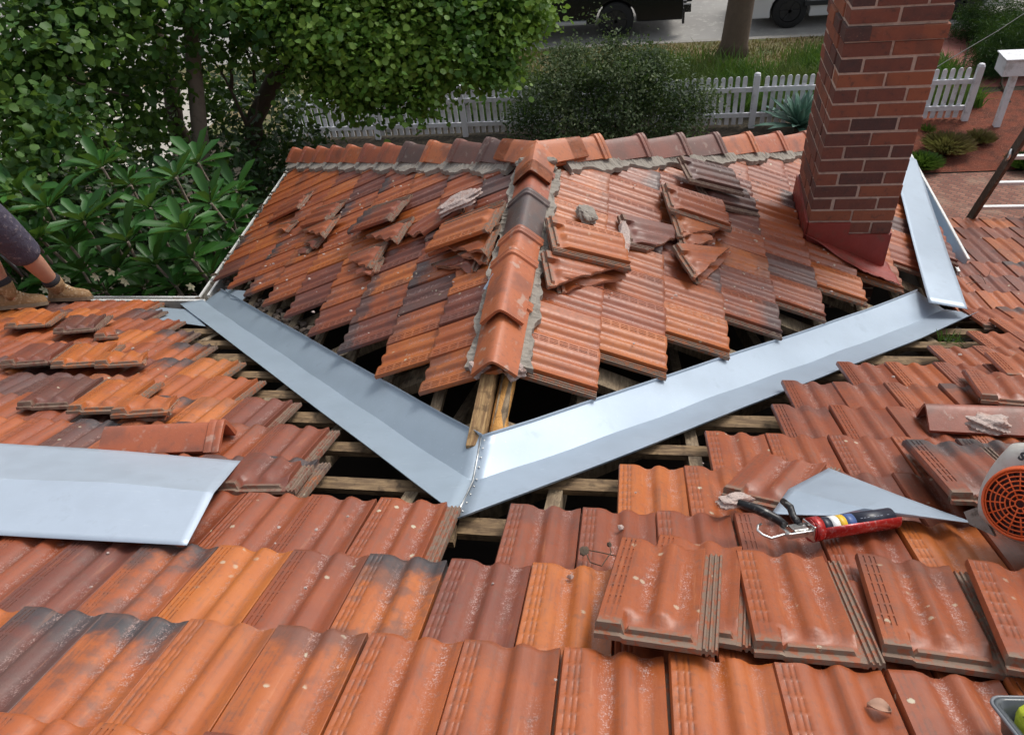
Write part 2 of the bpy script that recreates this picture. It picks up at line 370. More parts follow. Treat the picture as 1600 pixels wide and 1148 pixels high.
MT = {}              # tones read off the photograph for the near courses: (row, column from x of row) -> (tone, char)
MT.update({(0, -4): (.12, 0), (0, -3): (.85, .7), (0, -2): (.12, .6), (0, -1): (.16, .1), (0, 0): (.2, 1.), (0, 1): (.2, .25), (0, 2): (.22, .1), (0, 3): (.3, .2), (0, 4): (.25, 0), (0, 5): (.2, 0), (0, 6): (.33, 0), (0, 7): (.4, 0),
           (1, -5): (.36, 0), (1, -4): (.45, 0), (1, -3): (.62, .3), (1, -2): (.25, 1.), (1, -1): (.04, 0), (1, 0): (.42, .2), (1, 1): (.14, 1.), (1, 2): (.58, 0), (1, 3): (.1, 0), (1, 4): (.4, 0), (1, 5): (.3, 0), (1, 6): (.45, 0)})
MT.update({(0, -3): (.12, 0), (0, -2): (.78, .9), (0, -1): (.2, 1.), (0, 0): (.14, .1), (0, 1): (.2, .55), (0, 2): (.24, .1), (0, 3): (.28, .2)})
for j in range(-5, 13):
    y = row_y(j); zt = zmain(y)
    hy = Vector((0, y, -T*y))-MAINF[1]*TL
    x0 = ROWX[j]
    n_r = int((7.5-x0)/TW) if j < 12 else 0
    for i in range(n_r):                                    # blower side
        x = x0+i*TW
        if j == 12 and x < 2.5: continue
        tn = MT.get((j, i), (tonepick(.04) if j > 1 else tonepick(), None)); add('main', j, Vector((x, hy.y, hy.z)), MAINF, min(tn[0], .5) if j > 1 else tn[0], tn[1] if tn[1] is not None else charpick(.12))
    xs = x0 if j < 2 else LIP[j]-.24+TW                     # tree side
    i = 1
    if j >= 3: yl = row_yl(j); hy = Vector((0, yl, -T*yl))-MAINF[1]*TL
    while xs-i*TW > -8.5:
        x = xs-i*TW; tn = MT.get((j, -i), (tonepick(-.08) if j > 2 else tonepick(), None))
        if j == 2 and tn[1] is None: tn = (random.choice((.3, .4, .46)), 0)
        add('mainL' if j >= 2 else 'main', j, Vector((x, hy.y, hy.z)), MAINF, tn[0], tn[1]); i += 1
        if j == 1 and i > 90: break
# flatter verandah courses
gl = G_M*LOWF[1].y
for k in range(1, 8):
    y = row_y(11)+.03+k*gl; z = zmain(y); hd = Vector((0, y, z))-LOWF[1]*TL
    x = {1: 2.42, 2: 2.50, 3: 2.62, 4: 2.70}.get(k, 2.84+(k % 2)*.1)
    while x < 7.5: add('low', k, Vector((x, hd.y, hd.z+.004)), LOWF, min(.6, tonepick(.08)), charpick(.1)); x += TW
# wing, chimney side (WR) and tree side (WL)
TR = [.347, .619, .905, 1.189, 1.464, 1.759, 2.063, 2.35, 2.63]; YR = [.545, .80, 1.086, 1.39, 1.692, 2.004, 2.326, 2.66, 3.0]
TLs = [.289, .55, .843, 1.131, 1.427, 1.716, 2.00, 2.285, 2.57]; YL = [.497, .722, 1.033, 1.322, 1.652, 1.933, 2.22, 2.50, 2.78]
for c, (xt, y0) in enumerate(zip(TR, YR)):
    hd = Vector((xt, 0, -T*xt))-WR[1]*TL; n = 0
    while True:
        ylo = y0+n*TW+.036; o = Vector((hd.x, ylo+TW, hd.z))
        if ylo > RL+xt+.35: break
        xm = xt-.15; inside = False
        if not inside: add('wr', c, o, WR, char=charpick(.16), tone=wingtone(), cut='hip' if ylo+TW+.1 > RL+xm-.15 else None)
        n += 1
for c, (xt, y0) in enumerate(zip(TLs, YL)):
    hd = Vector((-xt, 0, -T*xt))-WL[1]*TL; n = 0
    while True:
        ylo = y0+n*TW+.004
        if ylo > RL+xt+.35: break
        add('wl', c, Vector((hd.x, ylo, hd.z)), WL, tone=wingtone(.05), char=charpick(.14), cut='hip' if ylo+TW+.1 > RL+xt-.3 else None)
        n += 1
# the hidden front slope of the wing
for c in range(9):
    y = RL+.25+c*.285; z = -T*(y-RL); hd = Vector((0, y, z))-WF[1]*TL; x = -(y-RL)+.0
    while x < (y-RL)+.05:
        add('front', c, Vector((x, hd.y, hd.z)), WF, cut='hip'); x += TW
def hip_planes(t):
    """half spaces (world) that cut a laid tile at the hips / ridge"""
    if t['kind'] == 'wr': return [(Vector((0, RL, 0)), Vector((-1, 1, 0)))]
    if t['kind'] == 'wl': return [(Vector((0, RL, 0)), Vector((1, 1, 0)))]
    return [(Vector((0, RL, 0)), Vector((1, -1, 0))), (Vector((0, RL, 0)), Vector((-1, -1, 0)))]
indiv = sorted([t for t in LAID if t['vis'] and t['kind'] != 'front'], key=lambda t: -t['area'])[:300]
ids = {id(t) for t in indiv}
ORD = ['', 'first', 'second', 'third', 'fourth', 'fifth', 'sixth', 'seventh', 'eighth', 'ninth', 'tenth', 'eleventh', 'twelfth', 'thirteenth', 'fourteenth', 'fifteenth', 'sixteenth', 'seventeenth', 'eighteenth', 'nineteenth', 'twentieth']
def ordn(n): return ORD[n] if n <= 20 else '%dth' % n
def look(t):
    a = 'bright orange' if t['tone'] < .17 else 'orange' if t['tone'] < .35 else 'dull red' if t['tone'] < .55 else 'brown red' if t['tone'] < .74 else 'plum brown'
    return ('smoke-stained ' if t['char'] > .65 else '')+a
by = {}
for t in indiv: by.setdefault((t['kind'], t['course']), []).append(t)
MEANING = {'main': 'course {c} of the near slope', 'mainL': 'near slope course {c}, boots side', 'low': 'course {c} of the flatter roof by the ladder', 'wr': 'course {c} down from ridge, chimney side', 'wl': 'course {c} down from ridge, tree side'}
GROUPN = {'main': 'tiles laid on the near slope', 'mainL': 'tiles laid on the near slope', 'low': 'tiles laid on the flatter roof by the ladder', 'wr': 'tiles laid on the chimney side of the wing', 'wl': 'tiles laid on the tree side of the wing'}
first = True
for (kd, cs), L in by.items():
    if kd in ('wr', 'wl'): L.sort(key=lambda t: t['c'].y)
    elif kd == 'mainL': L.sort(key=lambda t: -t['c'].x)
    else: L.sort(key=lambda t: t['c'].x)
    for n, t in enumerate(L, 1):
        me = TM[random.choice((0, 0, 1, 1, 2, 2, 3, 3)) if kd != 'low' else 3]
        if t['cut'] == 'hip':
            inv = t['m'].inverted(); pl = []
            for co, no in hip_planes(t): pl.append((inv @ co, (inv.to_3x3() @ no)))
            cm = cut_mesh('trimmed_tile', pl, .002)
            if cm is None: continue
            me = cm
        if kd in ('main', 'mainL') and -2 < cs < 5 and random.random() < .38:
            q_ = random.random(); e_ = random.uniform(.004, .011)
            pl = [(Vector((0, TL-e_, 0)), Vector((-.8, 1, 0)))] if q_ < .45 else [(Vector((.2, TL-e_, 0)), Vector((.7, 1, 0)))] if q_ < .7 else [(Vector((random.uniform(.06, .16), TL-.0035, 0)), Vector((random.uniform(-.05, .05), 1, 0)))]
            me = cut_mesh('chipped_tile', pl, .0014, (HIV, HIF)) or me
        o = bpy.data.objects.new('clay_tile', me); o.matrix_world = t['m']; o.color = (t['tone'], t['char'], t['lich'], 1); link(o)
        t['obj'] = o
        cn = {'main': cs+2, 'mainL': cs+2, 'low': cs, 'wr': cs+1, 'wl': cs+1}[kd]
        frm = {'main': 'counting from the boots side' if cs < 2 else 'from the V sheet', 'mainL': 'from the V sheet', 'low': 'from the gutter end', 'wr': 'up from the valley', 'wl': 'up from the valley'}[kd]
        lab = '%s tile, %s %s, %s' % (look(t), ordn(n), frm, {'main': 'near slope course %d' % cn + ('' if cs < 2 else ', blower side'), 'mainL': 'near slope course %d, boots side' % cn, 'low': 'ladder-side course %d' % cn, 'wr': 'chimney slope course %d' % cn, 'wl': 'tree slope course %d' % cn}[kd])
        tag(o, lab, 'roof tile', GROUPN[kd])
# everything past the largest 300, and what lies outside the frame
AV, AF, TUV, TON = [], [], [], []
LV = np.array(LOWV)
for t in LAID:
    if id(t) in ids: continue
    if t['cut']:
        inv = t['m'].inverted(); cm = cut_mesh('x', [(inv @ co, inv.to_3x3() @ no) for co, no in hip_planes(t)], .002, (LOWV, LOWF_))
        if cm is None: continue
        V = np.array([v.co[:] for v in cm.vertices]); F = [tuple(p.vertices) for p in cm.polygons]; bpy.data.meshes.remove(cm)
    else: V, F = LV, LOWF_
    mm = np.array(t['m']); W = V@mm[:3, :3].T+mm[:3, 3]; o = len(AV)
    AV.extend(W.tolist()); AF.extend([tuple(o+i for i in f) for f in F]); TUV.extend(V.tolist()); TON.extend([(t['tone'], t['char'], t['lich'])]*len(V))
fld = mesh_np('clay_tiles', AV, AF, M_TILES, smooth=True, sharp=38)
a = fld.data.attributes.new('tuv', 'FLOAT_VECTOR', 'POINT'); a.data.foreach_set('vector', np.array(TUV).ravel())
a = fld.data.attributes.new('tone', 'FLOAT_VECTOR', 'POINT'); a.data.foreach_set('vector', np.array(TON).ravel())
tag(fld, 'smallest far terracotta tiles at the hips, eaves and edges of the roof', 'roof tiles', kind='stuff')

# ------------------------------------------------------------------ loose and broken tiles laid on top
LOOSE = 'loose tiles stacked on the roof'
def loose(head, tail, plane, hs, tone, char=0., lich=.3, cut=None, labels=None, name='loose_tile', jag=.005, mesh=None, spread=.012, group=LOOSE):
    """head / tail: centres of the tile's head and tail edge (picture points on the slope); hs: heights, bottom first"""
    f = {'m': lambda p, h: on_main(p[0], p[1], h), 'r': lambda p, h: on_wing(p[0], p[1], 1, h), 'l': lambda p, h: on_wing(p[0], p[1], -1, h)}[plane]
    Nn = {'m': MAINF, 'r': WR, 'l': WL}[plane][2]; out = []
    for q, h in enumerate(hs):
        a, b = f(head, h+.0), f(tail, h+.0); V = (b-a).normalized(); V = (V-Nn*V.dot(Nn)).normalized(); U = V.cross(Nn).normalized()
        org = a-U*.115+Vector((random.uniform(-1, 1), random.uniform(-1, 1), 0))*(spread if q < len(hs)-1 else 0)
        cc = cut
        me = cut_mesh('broken_tile', [(Vector((c[0], c[1], 0)), Vector((c[2], c[3], 0))) for c in cc], jag) if cc else (mesh or TM[0 if q % 2 == 0 else 1])
        if me is None: continue
        o = bpy.data.objects.new(name if not cc else 'broken_tile', me); o.matrix_world = frame_matrix(org, U, V, Nn, random.uniform(-.01, .02), random.uniform(-.05, .05) if q < len(hs)-1 else 0, random.uniform(-.02, .02))
        o.color = (tone if q == len(hs)-1 else min(1, tone+random.uniform(0, .3)), char, lich, 1); link(o)
        tag(o, labels[q] if labels else None, 'broken tile' if cc else 'loose tile', group); out.append(o)
    return out
H = .062
# near slope
loose((1082, 1003), (1105, 842), 'm', [H], .33, labels=['whole loose tile peeking askew from under the near ladder-patterned tile, ribs showing'])
loose((1018, 1010), (1050, 833), 'm', [H+.03], .33, 0, .5, labels=['near loose ladder-patterned tile with mortar crumbs at its head, lying on another'])
loose((1275, 1036), (1222, 868), 'm', [H], .33, 0, .9, labels=['middle of three near loose tiles, pale lime streak and round lichen patch'], mesh=TM[1])
loose((1482, 1047), (1410, 868), 'm', [H], .36, .35, .6, labels=['loose ladder-patterned tile with smoky tail beside the near broken-ended one'])
loose((1690, 1075), (1600, 905), 'm', [H, H+.035], .38, .1, labels=['lower of two loose tiles at the very edge beyond the three near ones', 'upper of two loose tiles at the very edge beyond the three near ones'])
loose((1563, 792), (1466, 696), 'm', [H, H+.032, H+.064], .52, 1., 0, labels=['bottom tile of the stack of three behind the leaf blower', 'middle tile of the stack of three behind the leaf blower', 'smoke-grey top tile of the stack behind the leaf blower'])
loose((1590, 635), (1548, 580), 'm', [H, H+.034], .42, 0, labels=['lower tile of the pair above the mortared ridge cap', 'upper tile of the pair above the mortared ridge cap'])
loose((1625, 600), (1565, 545), 'm', [H+.01], .3, 0, labels=['long orange loose tile beyond the pair above the mortared cap'])
loose((1190, 793), (1232, 742), 'm', [H], .45, 0, .5, cut=[(.0, .30, -.25, 1)], labels=['broken reddish tile under the grip of the caulking gun'])
loose((42, 512), (100, 474), 'm', [H, H+.035], .12, 0, labels=['lower orange tile of the stack in front of the boots', 'bright orange top tile of the stack in front of the boots'])
loose((118, 520), (170, 477), 'm', [H+.03], .72, .3, labels=['plum brown loose tile next to the orange one in front of the boots'])
loose((182, 528), (205, 497), 'm', [H], .36, 0, cut=[(.12, 0, 1, .2), (0, .2, .2, 1)], labels=['small red tile fragment beside the plum tile in front of the boots'])
loose((42, 572), (108, 530), 'm', [H, H+.035], .6, 0, labels=['lower tile of the brown stack in the second pile from the boots', 'brown red top tile of the second pile from the boots'])
loose((120, 573), (172, 531), 'm', [H+.025], .1, 0, labels=['orange loose tile beside the brown stack in the second pile'])
loose((188, 572), (215, 548), 'm', [H+.03], .1, 0, cut=[(.22, 0, 1, .1), (0, .19, .1, 1)], labels=['bright orange short fragment closing the second pile from the boots'])
loose((72, 638), (148, 585), 'm', [H], .74, .3, .8, labels=['dark plum loose tile with grey head in the third pile from the boots'])
loose((150, 645), (215, 598), 'm', [H+.02], .12, 0, labels=['long orange loose tile beside the dark plum one in the third pile'])
loose((222, 650), (250, 622), 'm', [H+.03], .16, 0, cut=[(.22, 0, 1, .1), (0, .18, .1, 1)], labels=['short orange fragment on the end of the third pile'])
loose((262, 655), (275, 640), 'm', [H], .5, 0, cut=[(.10, 0, 1, .1), (0, .12, .1, 1)], labels=['smallest red fragment at the tip of the third pile'])
loose((398, 772), (428, 738), 'm', [H-.01], .6, .4, 0, cut=[(0, .25, .3, 1)], labels=['brown broken tile just past the end of the folded sheet'])
# wing, tree side
loose((627, 327), (541, 356), 'l', [H, H+.032, H+.064], .46, .9, labels=['bottom tile of three beneath the smoke-tailed one on tree slope', 'lower tile beneath the smoke-tailed one, middle pile on tree slope', 'whole smoke-tailed tile, top of the middle pile on tree slope'])
D = [(.05, .06, -1, .62)]
loose((634, 362), (556, 392), 'l', [H, H+.034], .36, 0, cut=D, labels=['under-layer of the broken pair just below the smoke-tailed tile', 'diagonally broken orange tile lying just below the smoke-tailed tile'])
loose((597, 400), (521, 428), 'l', [H+.01], .36, 0, cut=[(.05, .10, -1, .7), (0, .30, 0, 1)], labels=['second broken tile down in the middle pile on tree slope'])
loose((578, 412), (515, 436), 'l', [H-.005], .3, 0, cut=[(.08, .02, -1, .9)], labels=['third broken tile down in the middle pile, pointed and orange'])
loose((592, 425), (560, 440), 'l', [H], .42, 0, cut=[(.10, .0, -1, .4), (0, .16, 0, 1)], labels=['small rounded fragment at the foot of the middle pile'])
loose((528, 330), (455, 352), 'l', [H], .40, 0, cut=[(.02, .33, -.5, 1)], labels=['red tile, highest in the pile nearest the gutter on tree slope'])
loose((520, 356), (447, 386), 'l', [H, H+.032], .26, 0, cut=D, labels=['under-layer of the broken pair in the pile nearest the gutter', 'diagonally broken orange tile in the pile nearest the gutter'])
loose((494, 390), (462, 400), 'l', [H], .5, 0, cut=[(.12, 0, -1, .5), (0, .2, 0, 1)], labels=['pinkish fragment below the diagonal break in the gutter pile'])
loose((478, 402), (455, 408), 'l', [H-.01], .6, .3, cut=[(.14, 0, -1, .3), (0, .15, 0, 1)], labels=['mossy smallest fragment at the foot of the gutter pile'])
loose((480, 314), (410, 348), 'l', [H], .42, 0, labels=['long whole red tile lying closest to the debris-filled gutter'])
loose((450, 364), (408, 372), 'l', [H], .22, 0, cut=[(.12, 0, -1, .2), (0, .24, -.1, 1)], labels=['orange half tile beside the gutter pile, edge curled'])
loose((724, 318), (656, 362), 'l', [H], .46, 0, cut=[(.05, .28, -.8, 1)], labels=['pink faded tile with a slab of old mortar on its head'])
loose((778, 341), (678, 378), 'l', [H, H+.034, H+.068], .14, 0, labels=['bottom tile of three under the bright orange one beside the caps', 'lower tile under the bright orange one beside the ridge caps', 'whole bright orange tile topping the pile beside the ridge caps'])
loose((772, 378), (676, 414), 'l', [H, H+.034], .2, 0, cut=D, labels=['under-layer of the broken pair beneath the bright orange whole tile', 'diagonally broken orange tile under the bright orange whole one'])
loose((764, 405), (700, 430), 'l', [H+.01], .24, 0, cut=[(.09, .02, -1, .8), (0, .24, 0, 1)], labels=['orange corner fragment near the ridge with ribbed head showing'])
loose((752, 412), (668, 440), 'l', [H-.015], .58, .3, cut=[(.07, .05, -1, .55)], labels=['brown broken tile at the bottom of the pile beside the ridge caps'])
# wing, chimney side
loose((858, 368), (976, 398), 'r', [H, H+.034, H+.068], .14, 0, labels=['bottom tile of the three stacked below the ridge caps', 'lower whole tile of the pair right below the ridge caps', 'upper whole orange tile of the pair right below the ridge caps'])
Dr = [(.19, .06, 1, .62)]
loose((850, 424), (972, 452), 'r', [H-.005, H+.03], .26, .2, cut=Dr, labels=['under-layer of the broken pair below the whole orange pair', 'diagonally broken tile below the whole orange pair near the ridge'])
loose((868, 448), (985, 470), 'r', [H-.015], .26, 0, cut=[(.13, .08, 1, .5)], labels=['lower broken tile jutting from under the diagonal one near the ridge'])
loose((972, 362), (1072, 386), 'r', [H], .62, .3, cut=[(.21, .14, 1, .75)], labels=['dusty plum tile with a ridge of white mortar along its head'])
loose((1066, 266), (1162, 292), 'r', [H+.055], .82, .2, labels=['grey plum whole tile, highest loose one nearest the chimney'])
loose((1092, 300), (1168, 318), 'r', [H], .85, .5, labels=['dark whole tile under the grey plum one nearest the chimney'])
loose((1038, 310), (1143, 344), 'r', [H, H+.034, H+.068], .36, 0, labels=['bottom tile of the middle whole stack on the chimney slope', 'lower whole tile of the middle pair on the chimney slope', 'upper dull orange whole tile of the middle pair on the chimney slope'])
loose((1052, 352), (1150, 382), 'r', [H+.005, H+.04], .16, 0, cut=Dr, labels=['under-layer of the bright broken pair below the middle pair', 'bright orange diagonally broken tile below the middle pair'])
loose((1060, 378), (1130, 400), 'r', [H+.02], .26, 0, cut=[(.15, .03, 1, .7), (0, .2, 0, 1)], labels=['small orange fragment wedged under the bright broken tile'])
loose((1066, 412), (1162, 418), 'r', [H+.01, H+.045], .24, 0, cut=[(.19, .05, 1, .6)], labels=['second lowest broken tile of the lowest pile on chimney slope', 'top broken tile of the lowest pile on chimney slope'])
loose((1072, 424), (1165, 424), 'r', [H-.02], .3, 0, cut=[(.20, .03, 1, .55)], labels=['bottom broken tile of the lowest pile on chimney slope'])

# ------------------------------------------------------------------ mortar lumps and debris
def lump(p, size, rot, mat, label, name='mortar_lump', cat='mortar', fl=.5):
    m = MB(); bm = m.bm; g = bmesh.ops.create_icosphere(bm, subdivisions=4, radius=1.)
    ph = [random.uniform(0, 6) for _ in range(6)]
    for v in g['verts']:
        c = v.co.copy(); k = 1+.13*math.sin(c.x*5+ph[0])*math.sin(c.y*4+ph[1])+.10*math.sin(c.z*9+ph[2]+c.x*7)+.06*math.sin(c.y*17+ph[3])*math.sin(c.x*15+ph[4])+random.uniform(-.02, .02)
        s = max(abs(c.x), abs(c.y), abs(c.z)); c = c/(s**.55)*k; v.co = Vector((c.x*size[0], c.y*size[1], max(c.z, -fl)*size[2]))
    for f in bm.faces: f.smooth = False
    o = m.build(name, mat); o.matrix_world = rot.to_4x4(); o.location = p; tag(o, label, cat, 'old mortar lumps on the roof'); return o
def rotf(fr, ang=0.): return Matrix(fr).transposed() @ Matrix.Rotation(ang, 3, 'Z')
lump(on_wing(718, 316, -1, H+.055), (.07, .125, .022), rotf(WL, -.12)@Matrix.Rotation(0, 3, 'Z'), M_LIME, 'oblong slab of pitted pink mortar on the pink faded tile')
lump(on_wing(916, 336, 1, H+.02), (.055, .045, .028), rotf(WR, .4), M_MORTAR, 'grey mortar chunk sitting alone near the ridge, chimney slope')
lump(on_wing(975, 372, 1, H+.05), (.125, .024, .024), rotf(WR, .05), M_LIME, 'long ridge of crumbly white mortar on the plum tile head')
lump(on_main(1148, 783, H+.03), (.05, .022, .018), rotf(MAINF, .5), M_LIME, 'pale mortar crust on the broken tile by the gun grip')
# ridge caps ----------------------------------------------------------------
def cap_mesh(L=.42, hw=.086, hh=.068, th=.012, collar=True):
    xs = [i/14*2-1 for i in range(15)]
    def z(x): 
        a = abs(x)*hw; r = .014
        s = (hh+.012)/hw
        return hh-(math.sqrt(a*a+r*r)-r)*s*1.02
    ys = [0, .006, .010, .022, .026, .034, .038, .050, .056, .10, .2, .3, L-.004, L]
    def lift(y):
        if not collar: return 0.
        return .0125 if (.006 <= y <= .022 or .034 <= y <= .050) else .0085 if y < .056 else 0.
    V = []; nx, ny = len(xs), len(ys)
    for y in ys:
        sc = 1+lift(y)/.09+(.10*(1-y/L))*.6
        for x in xs: V.append((x*hw*sc, y, z(x)*sc))
    for y in ys:
        sc = (1+(.10*(1-y/L))*.6)
        for x in xs: V.append((x*(hw-th*.8)*sc, y, (z(x)*sc-th)))
    F = []; o = nx*ny
    for j in range(ny-1):
        for i in range(nx-1):
            a = j*nx+i; F.append((a, a+1, a+nx+1, a+nx)); F.append((o+a, o+a+nx, o+a+nx+1, o+a+1))
        a = j*nx; F.append((a, a+nx, o+a+nx, o+a)); a += nx-1; F.append((a, o+a, o+a+nx, a+nx))
    for i in range(nx-1):
        F.append((i, o+i, o+i+1, i+1)); a = (ny-1)*nx+i; F.append((a, a+1, o+a+1, o+a))
    me = bpy.data.meshes.new('ridge_cap'); me.from_pydata(V, [], F); me.materials.append(M_CAP)
    me.polygons.foreach_set('use_smooth', [True]*len(me.polygons)); me.set_sharp_from_angle(angle=math.radians(40)); return me
def cap_material():
    k = N('terracotta_cap'); co = k.obj(); oi = k.n('ObjectInfo'); sc = k.n('SeparateColor'); k.put(sc.inputs[0], oi.outputs['Color']); tone = sc.outputs[0]
    cx = k.n('CombineXYZ'); k.put(cx.inputs[0], k.math('MULTIPLY', oi.outputs['Random'], 53.)); ad = k.n('VectorMath', operation='ADD'); k.put(ad.inputs[0], co); k.put(ad.inputs[1], cx.outputs[0]); vec = ad.outputs[0]
    n1 = k.noise(vec, 8, 3); n2 = k.noise(vec, 45, 4, .6); n3 = k.noise(vec, 220, 3, .7)
    tn = k.math('ADD', tone, k.math('MULTIPLY', k.math('SUBTRACT', n1, .5), .4), clamp=True)
    c = k.ramp(tn, [(0., (.50, .155, .05)), (.3, (.40, .11, .048)), (.5, (.28, .082, .05)), (.72, (.155, .068, .052)), (1., (.080, .060, .057))])
    c = k.mix(k.math('MULTIPLY', k.step(n2, .52, .72), .4), c, (.14, .07, .05)); c = k.mix(k.math('MULTIPLY', k.step(n3, .62, .76), .45), c, (.60, .42, .36))
    c = k.mix(k.math('MULTIPLY', k.step(k.noise(vec, 20, 4), .60, .70), sc.outputs[2]), c, (.46, .39, .33))
    c = k.mix(k.math('MULTIPLY', k.step(n1, .50, .66), .45), c, (.15, .07, .05)); k.bump(k.math('ADD', n2, n3), .3, .002); k.fin(c, k.math('ADD', .26, k.math('MULTIPLY', n2, .3))); return k.m
M_CAP = cap_material(); CAPM = cap_mesh(); CAPH = cap_mesh(hw=.100, hh=.082)
def cap(p, d, upv, tone, label, group, lime=.25, mesh=None, name='ridge_cap'):
    """p: centre line point at the collar end, d: direction from collar end to plain end"""
    d = Vector(d).normalized(); x = d.cross(Vector(upv)).normalized(); z = x.cross(d)
    o = bpy.data.objects.new(name, mesh or CAPM); m = Matrix((x, d, z)).transposed().to_4x4(); m.translation = Vector(p); o.matrix_world = m; o.color = (tone, 0, lime, 1)
    link(o); tag(o, label, 'ridge cap', group); return o
GR = 'caps along the short ridge'
ZC = .036
cap((0, .90, ZC), (0, -1, 0), (0, 0, 1), .18, 'lowest ridge cap, orange, its near end packed with mortar above the bare beam', GR, .6)
cap((0, 1.145, ZC+.036), (0, -1, .010), (0, 0, 1), .22, 'unset orange ridge cap lifted on the lowest one, arched end open', GR, .5)
cap((0, 1.36, ZC+.004), (0, -1, 0), (0, 0, 1), .2, 'orange ridge cap with the upper of the two close collars', GR, .3)
cap((0, 1.69, ZC), (0, -1, 0), (0, 0, 1), .98, 'dark grey glazed ridge cap', GR, .15)
cap((0, 1.97, ZC-.005), (0, -1, 0), (0, 0, 1), .4, 'dusky red ridge cap directly below the three-way junction', GR, .3)
hl = Vector((-1, 1, -T)).normalized(); hr = Vector((1, 1, -T)).normalized()
toneL = [.85, .7, .12, .9, .36, .45, .2, .4, .3, .4, .35]; LC = ['plum', 'dark brown', 'orange', 'grey brown', 'pink red', 'mottled', 'orange red', 'faded', 'rust red', 'small', 'end']
for i in range(11):
    s = .46+i*.345; p = Vector((0, RL, ZC-.012))+hl*s
    cap(p+hl*0+Vector((0, 0, .045)), -hl+Vector((0, 0, -.085)), (0, 0, 1), toneL[i], '%s hip cap, %s out from the junction on the tree-side hip' % (LC[i], ordn(i+1)), 'caps along the tree-side hip', .3, mesh=CAPH, name='hip_cap')
toneR = [.10, .62, .66, .72, .16, .3, .25, .4, .3, .5]; RC = ['orange', 'mauve', 'greyish', 'grey brown', 'orange', 'mottled', 'orange', 'red', 'orange', 'brown']
for i in range(10):
    s = .44+i*.352; p = Vector((0, RL, ZC-.012))+hr*s
    cap(p+Vector((0, 0, .045)), -hr+Vector((0, 0, -.085)), (0, 0, 1), toneR[i], '%s hip cap, %s out from the junction on the chimney-side hip' % (RC[i], ordn(i+1)), 'caps along the chimney-side hip', .3, mesh=CAPH, name='hip_cap')
# three-way piece at the junction
mb = MB(); jm = cap_mesh(L=.20, hw=.096, hh=.078, collar=False)
for d_ in (Vector((-1, 1, -T*.7)), Vector((1, 1, -T*.7)), Vector((0, -1, 0))):
    d_.normalize(); x_ = d_.cross(Vector((0, 0, 1))).normalized(); z_ = x_.cross(d_); mt_ = Matrix((x_, d_, z_)).transposed().to_4x4(); mt_.translation = Vector((0, RL-.02, ZC+.022))-d_*.02
    tmp = bmesh.new(); tmp.from_mesh(jm); bmesh.ops.transform(tmp, matrix=mt_, verts=tmp.verts); tm_ = bpy.data.meshes.new('x'); tmp.to_mesh(tm_); tmp.free(); mb.bm.from_mesh(tm_)
o = mb.build('junction_cap', M_CAP, sharp=40); o.color = (.14, 0, .45, 1); tag(o, 'orange three-way cap where the ridge meets both hips', 'ridge cap')
lump(Vector((.0, RL-.10, .045)), (.10, .035, .045), Matrix.Identity(3), M_MORTAR, 'grey mortar collar under the three-way junction cap', 'mortar_collar')
cp_ = cap(on_main(356, 688, .07), (on_main(236, 692, .07)-on_main(356, 688, .07)), MAINF[2], .36, 'loose ridge cap lying across the near slope behind the folded sheet', 'loose ridge caps', .4)
brk = cap(on_main(1650, 668, .06), (on_main(1480, 660, .06)-on_main(1650, 668, .06)), MAINF[2], .5, 'broken ridge cap caked with pink mortar above the stack behind the blower', 'loose ridge caps', .9)
lump(on_main(1545, 664, .14), (.062, .050, .028), rotf(MAINF, .3), M_LIME, 'pink grey mortar draped over the broken loose ridge cap')
# mortar beds ---------------------------------------------------------------
def bed(name, P0, d, L, sides, label, inner=.062, outer=.125, hi=.070, lo=.056, seed=1):
    rnd = random.Random(seed); V, F = [], []; n = int(L/.012)
    for (cr, nn) in sides:                     # cr: in-plane horizontal-ish direction away from the line
        base = len(V); wv = rnd.uniform(0, 6)
        for i in range(n+1):
            s = i*L/n; o = outer+(.016 if L > 2 else .009)*math.sin(s*18.2+wv)+.007*math.sin(s*37+wv*2)+.004*math.sin(s*83+wv)+rnd.uniform(-.0025, .0025)
            for w_, h in ((inner-.03, .04), (inner, hi+rnd.uniform(-.003, .003)), ((inner+o)/2, (hi+lo)/2+rnd.uniform(-.004, .006)), (o-.008, lo+.008), (o, lo-.018)):
                V.append(Vector(P0)+Vector(d)*s+cr*w_+nn*h)
        for i in range(n):
            for k in range(4):
                a = base+i*5+k; F.append((a, a+1, a+6, a+5))
        F.append(tuple(base+k for k in range(5))); F.append(tuple(base+n*5+k for k in (4, 3, 2, 1, 0)))
    o = mesh_np(name, V, F, M_MORTAR); bm = bmesh.new(); bm.from_mesh(o.data); bmesh.ops.recalc_face_normals(bm, faces=bm.faces); bm.to_mesh(o.data); bm.free()
    return tag(o, label, 'mortar')
bed('mortar_bed', (0, .55, 0), (0, 1, 0), 1.5, [(WR[1], WR[2]), (WL[1], WL[2])], 'grey cement bed running along both sides of the short ridge', outer=.112, inner=.066, hi=.060, seed=3)
def perp(fr, d): 
    c = fr[2].cross(d).normalized(); return c
for nm, d, fr, sgn, lab, sd_ in (('l', hl, WL, 1, 'grey cement bed with wavy edge under the tree-side hip caps', 5), ('r', hr, WR, -1, 'grey cement bed with wavy edge under the chimney-side hip caps', 9)):
    a = perp(fr, d); a = a if a.y < 0 else -a; b = perp(WF, d); b = b if b.y > 0 else -b
    bed('mortar_bed', Vector((0, RL, 0))+d*.1, d, 3.72, [(a, fr[2]), (b, WF[2])], lab, inner=.066, outer=.142, hi=.078, lo=.058, seed=sd_)
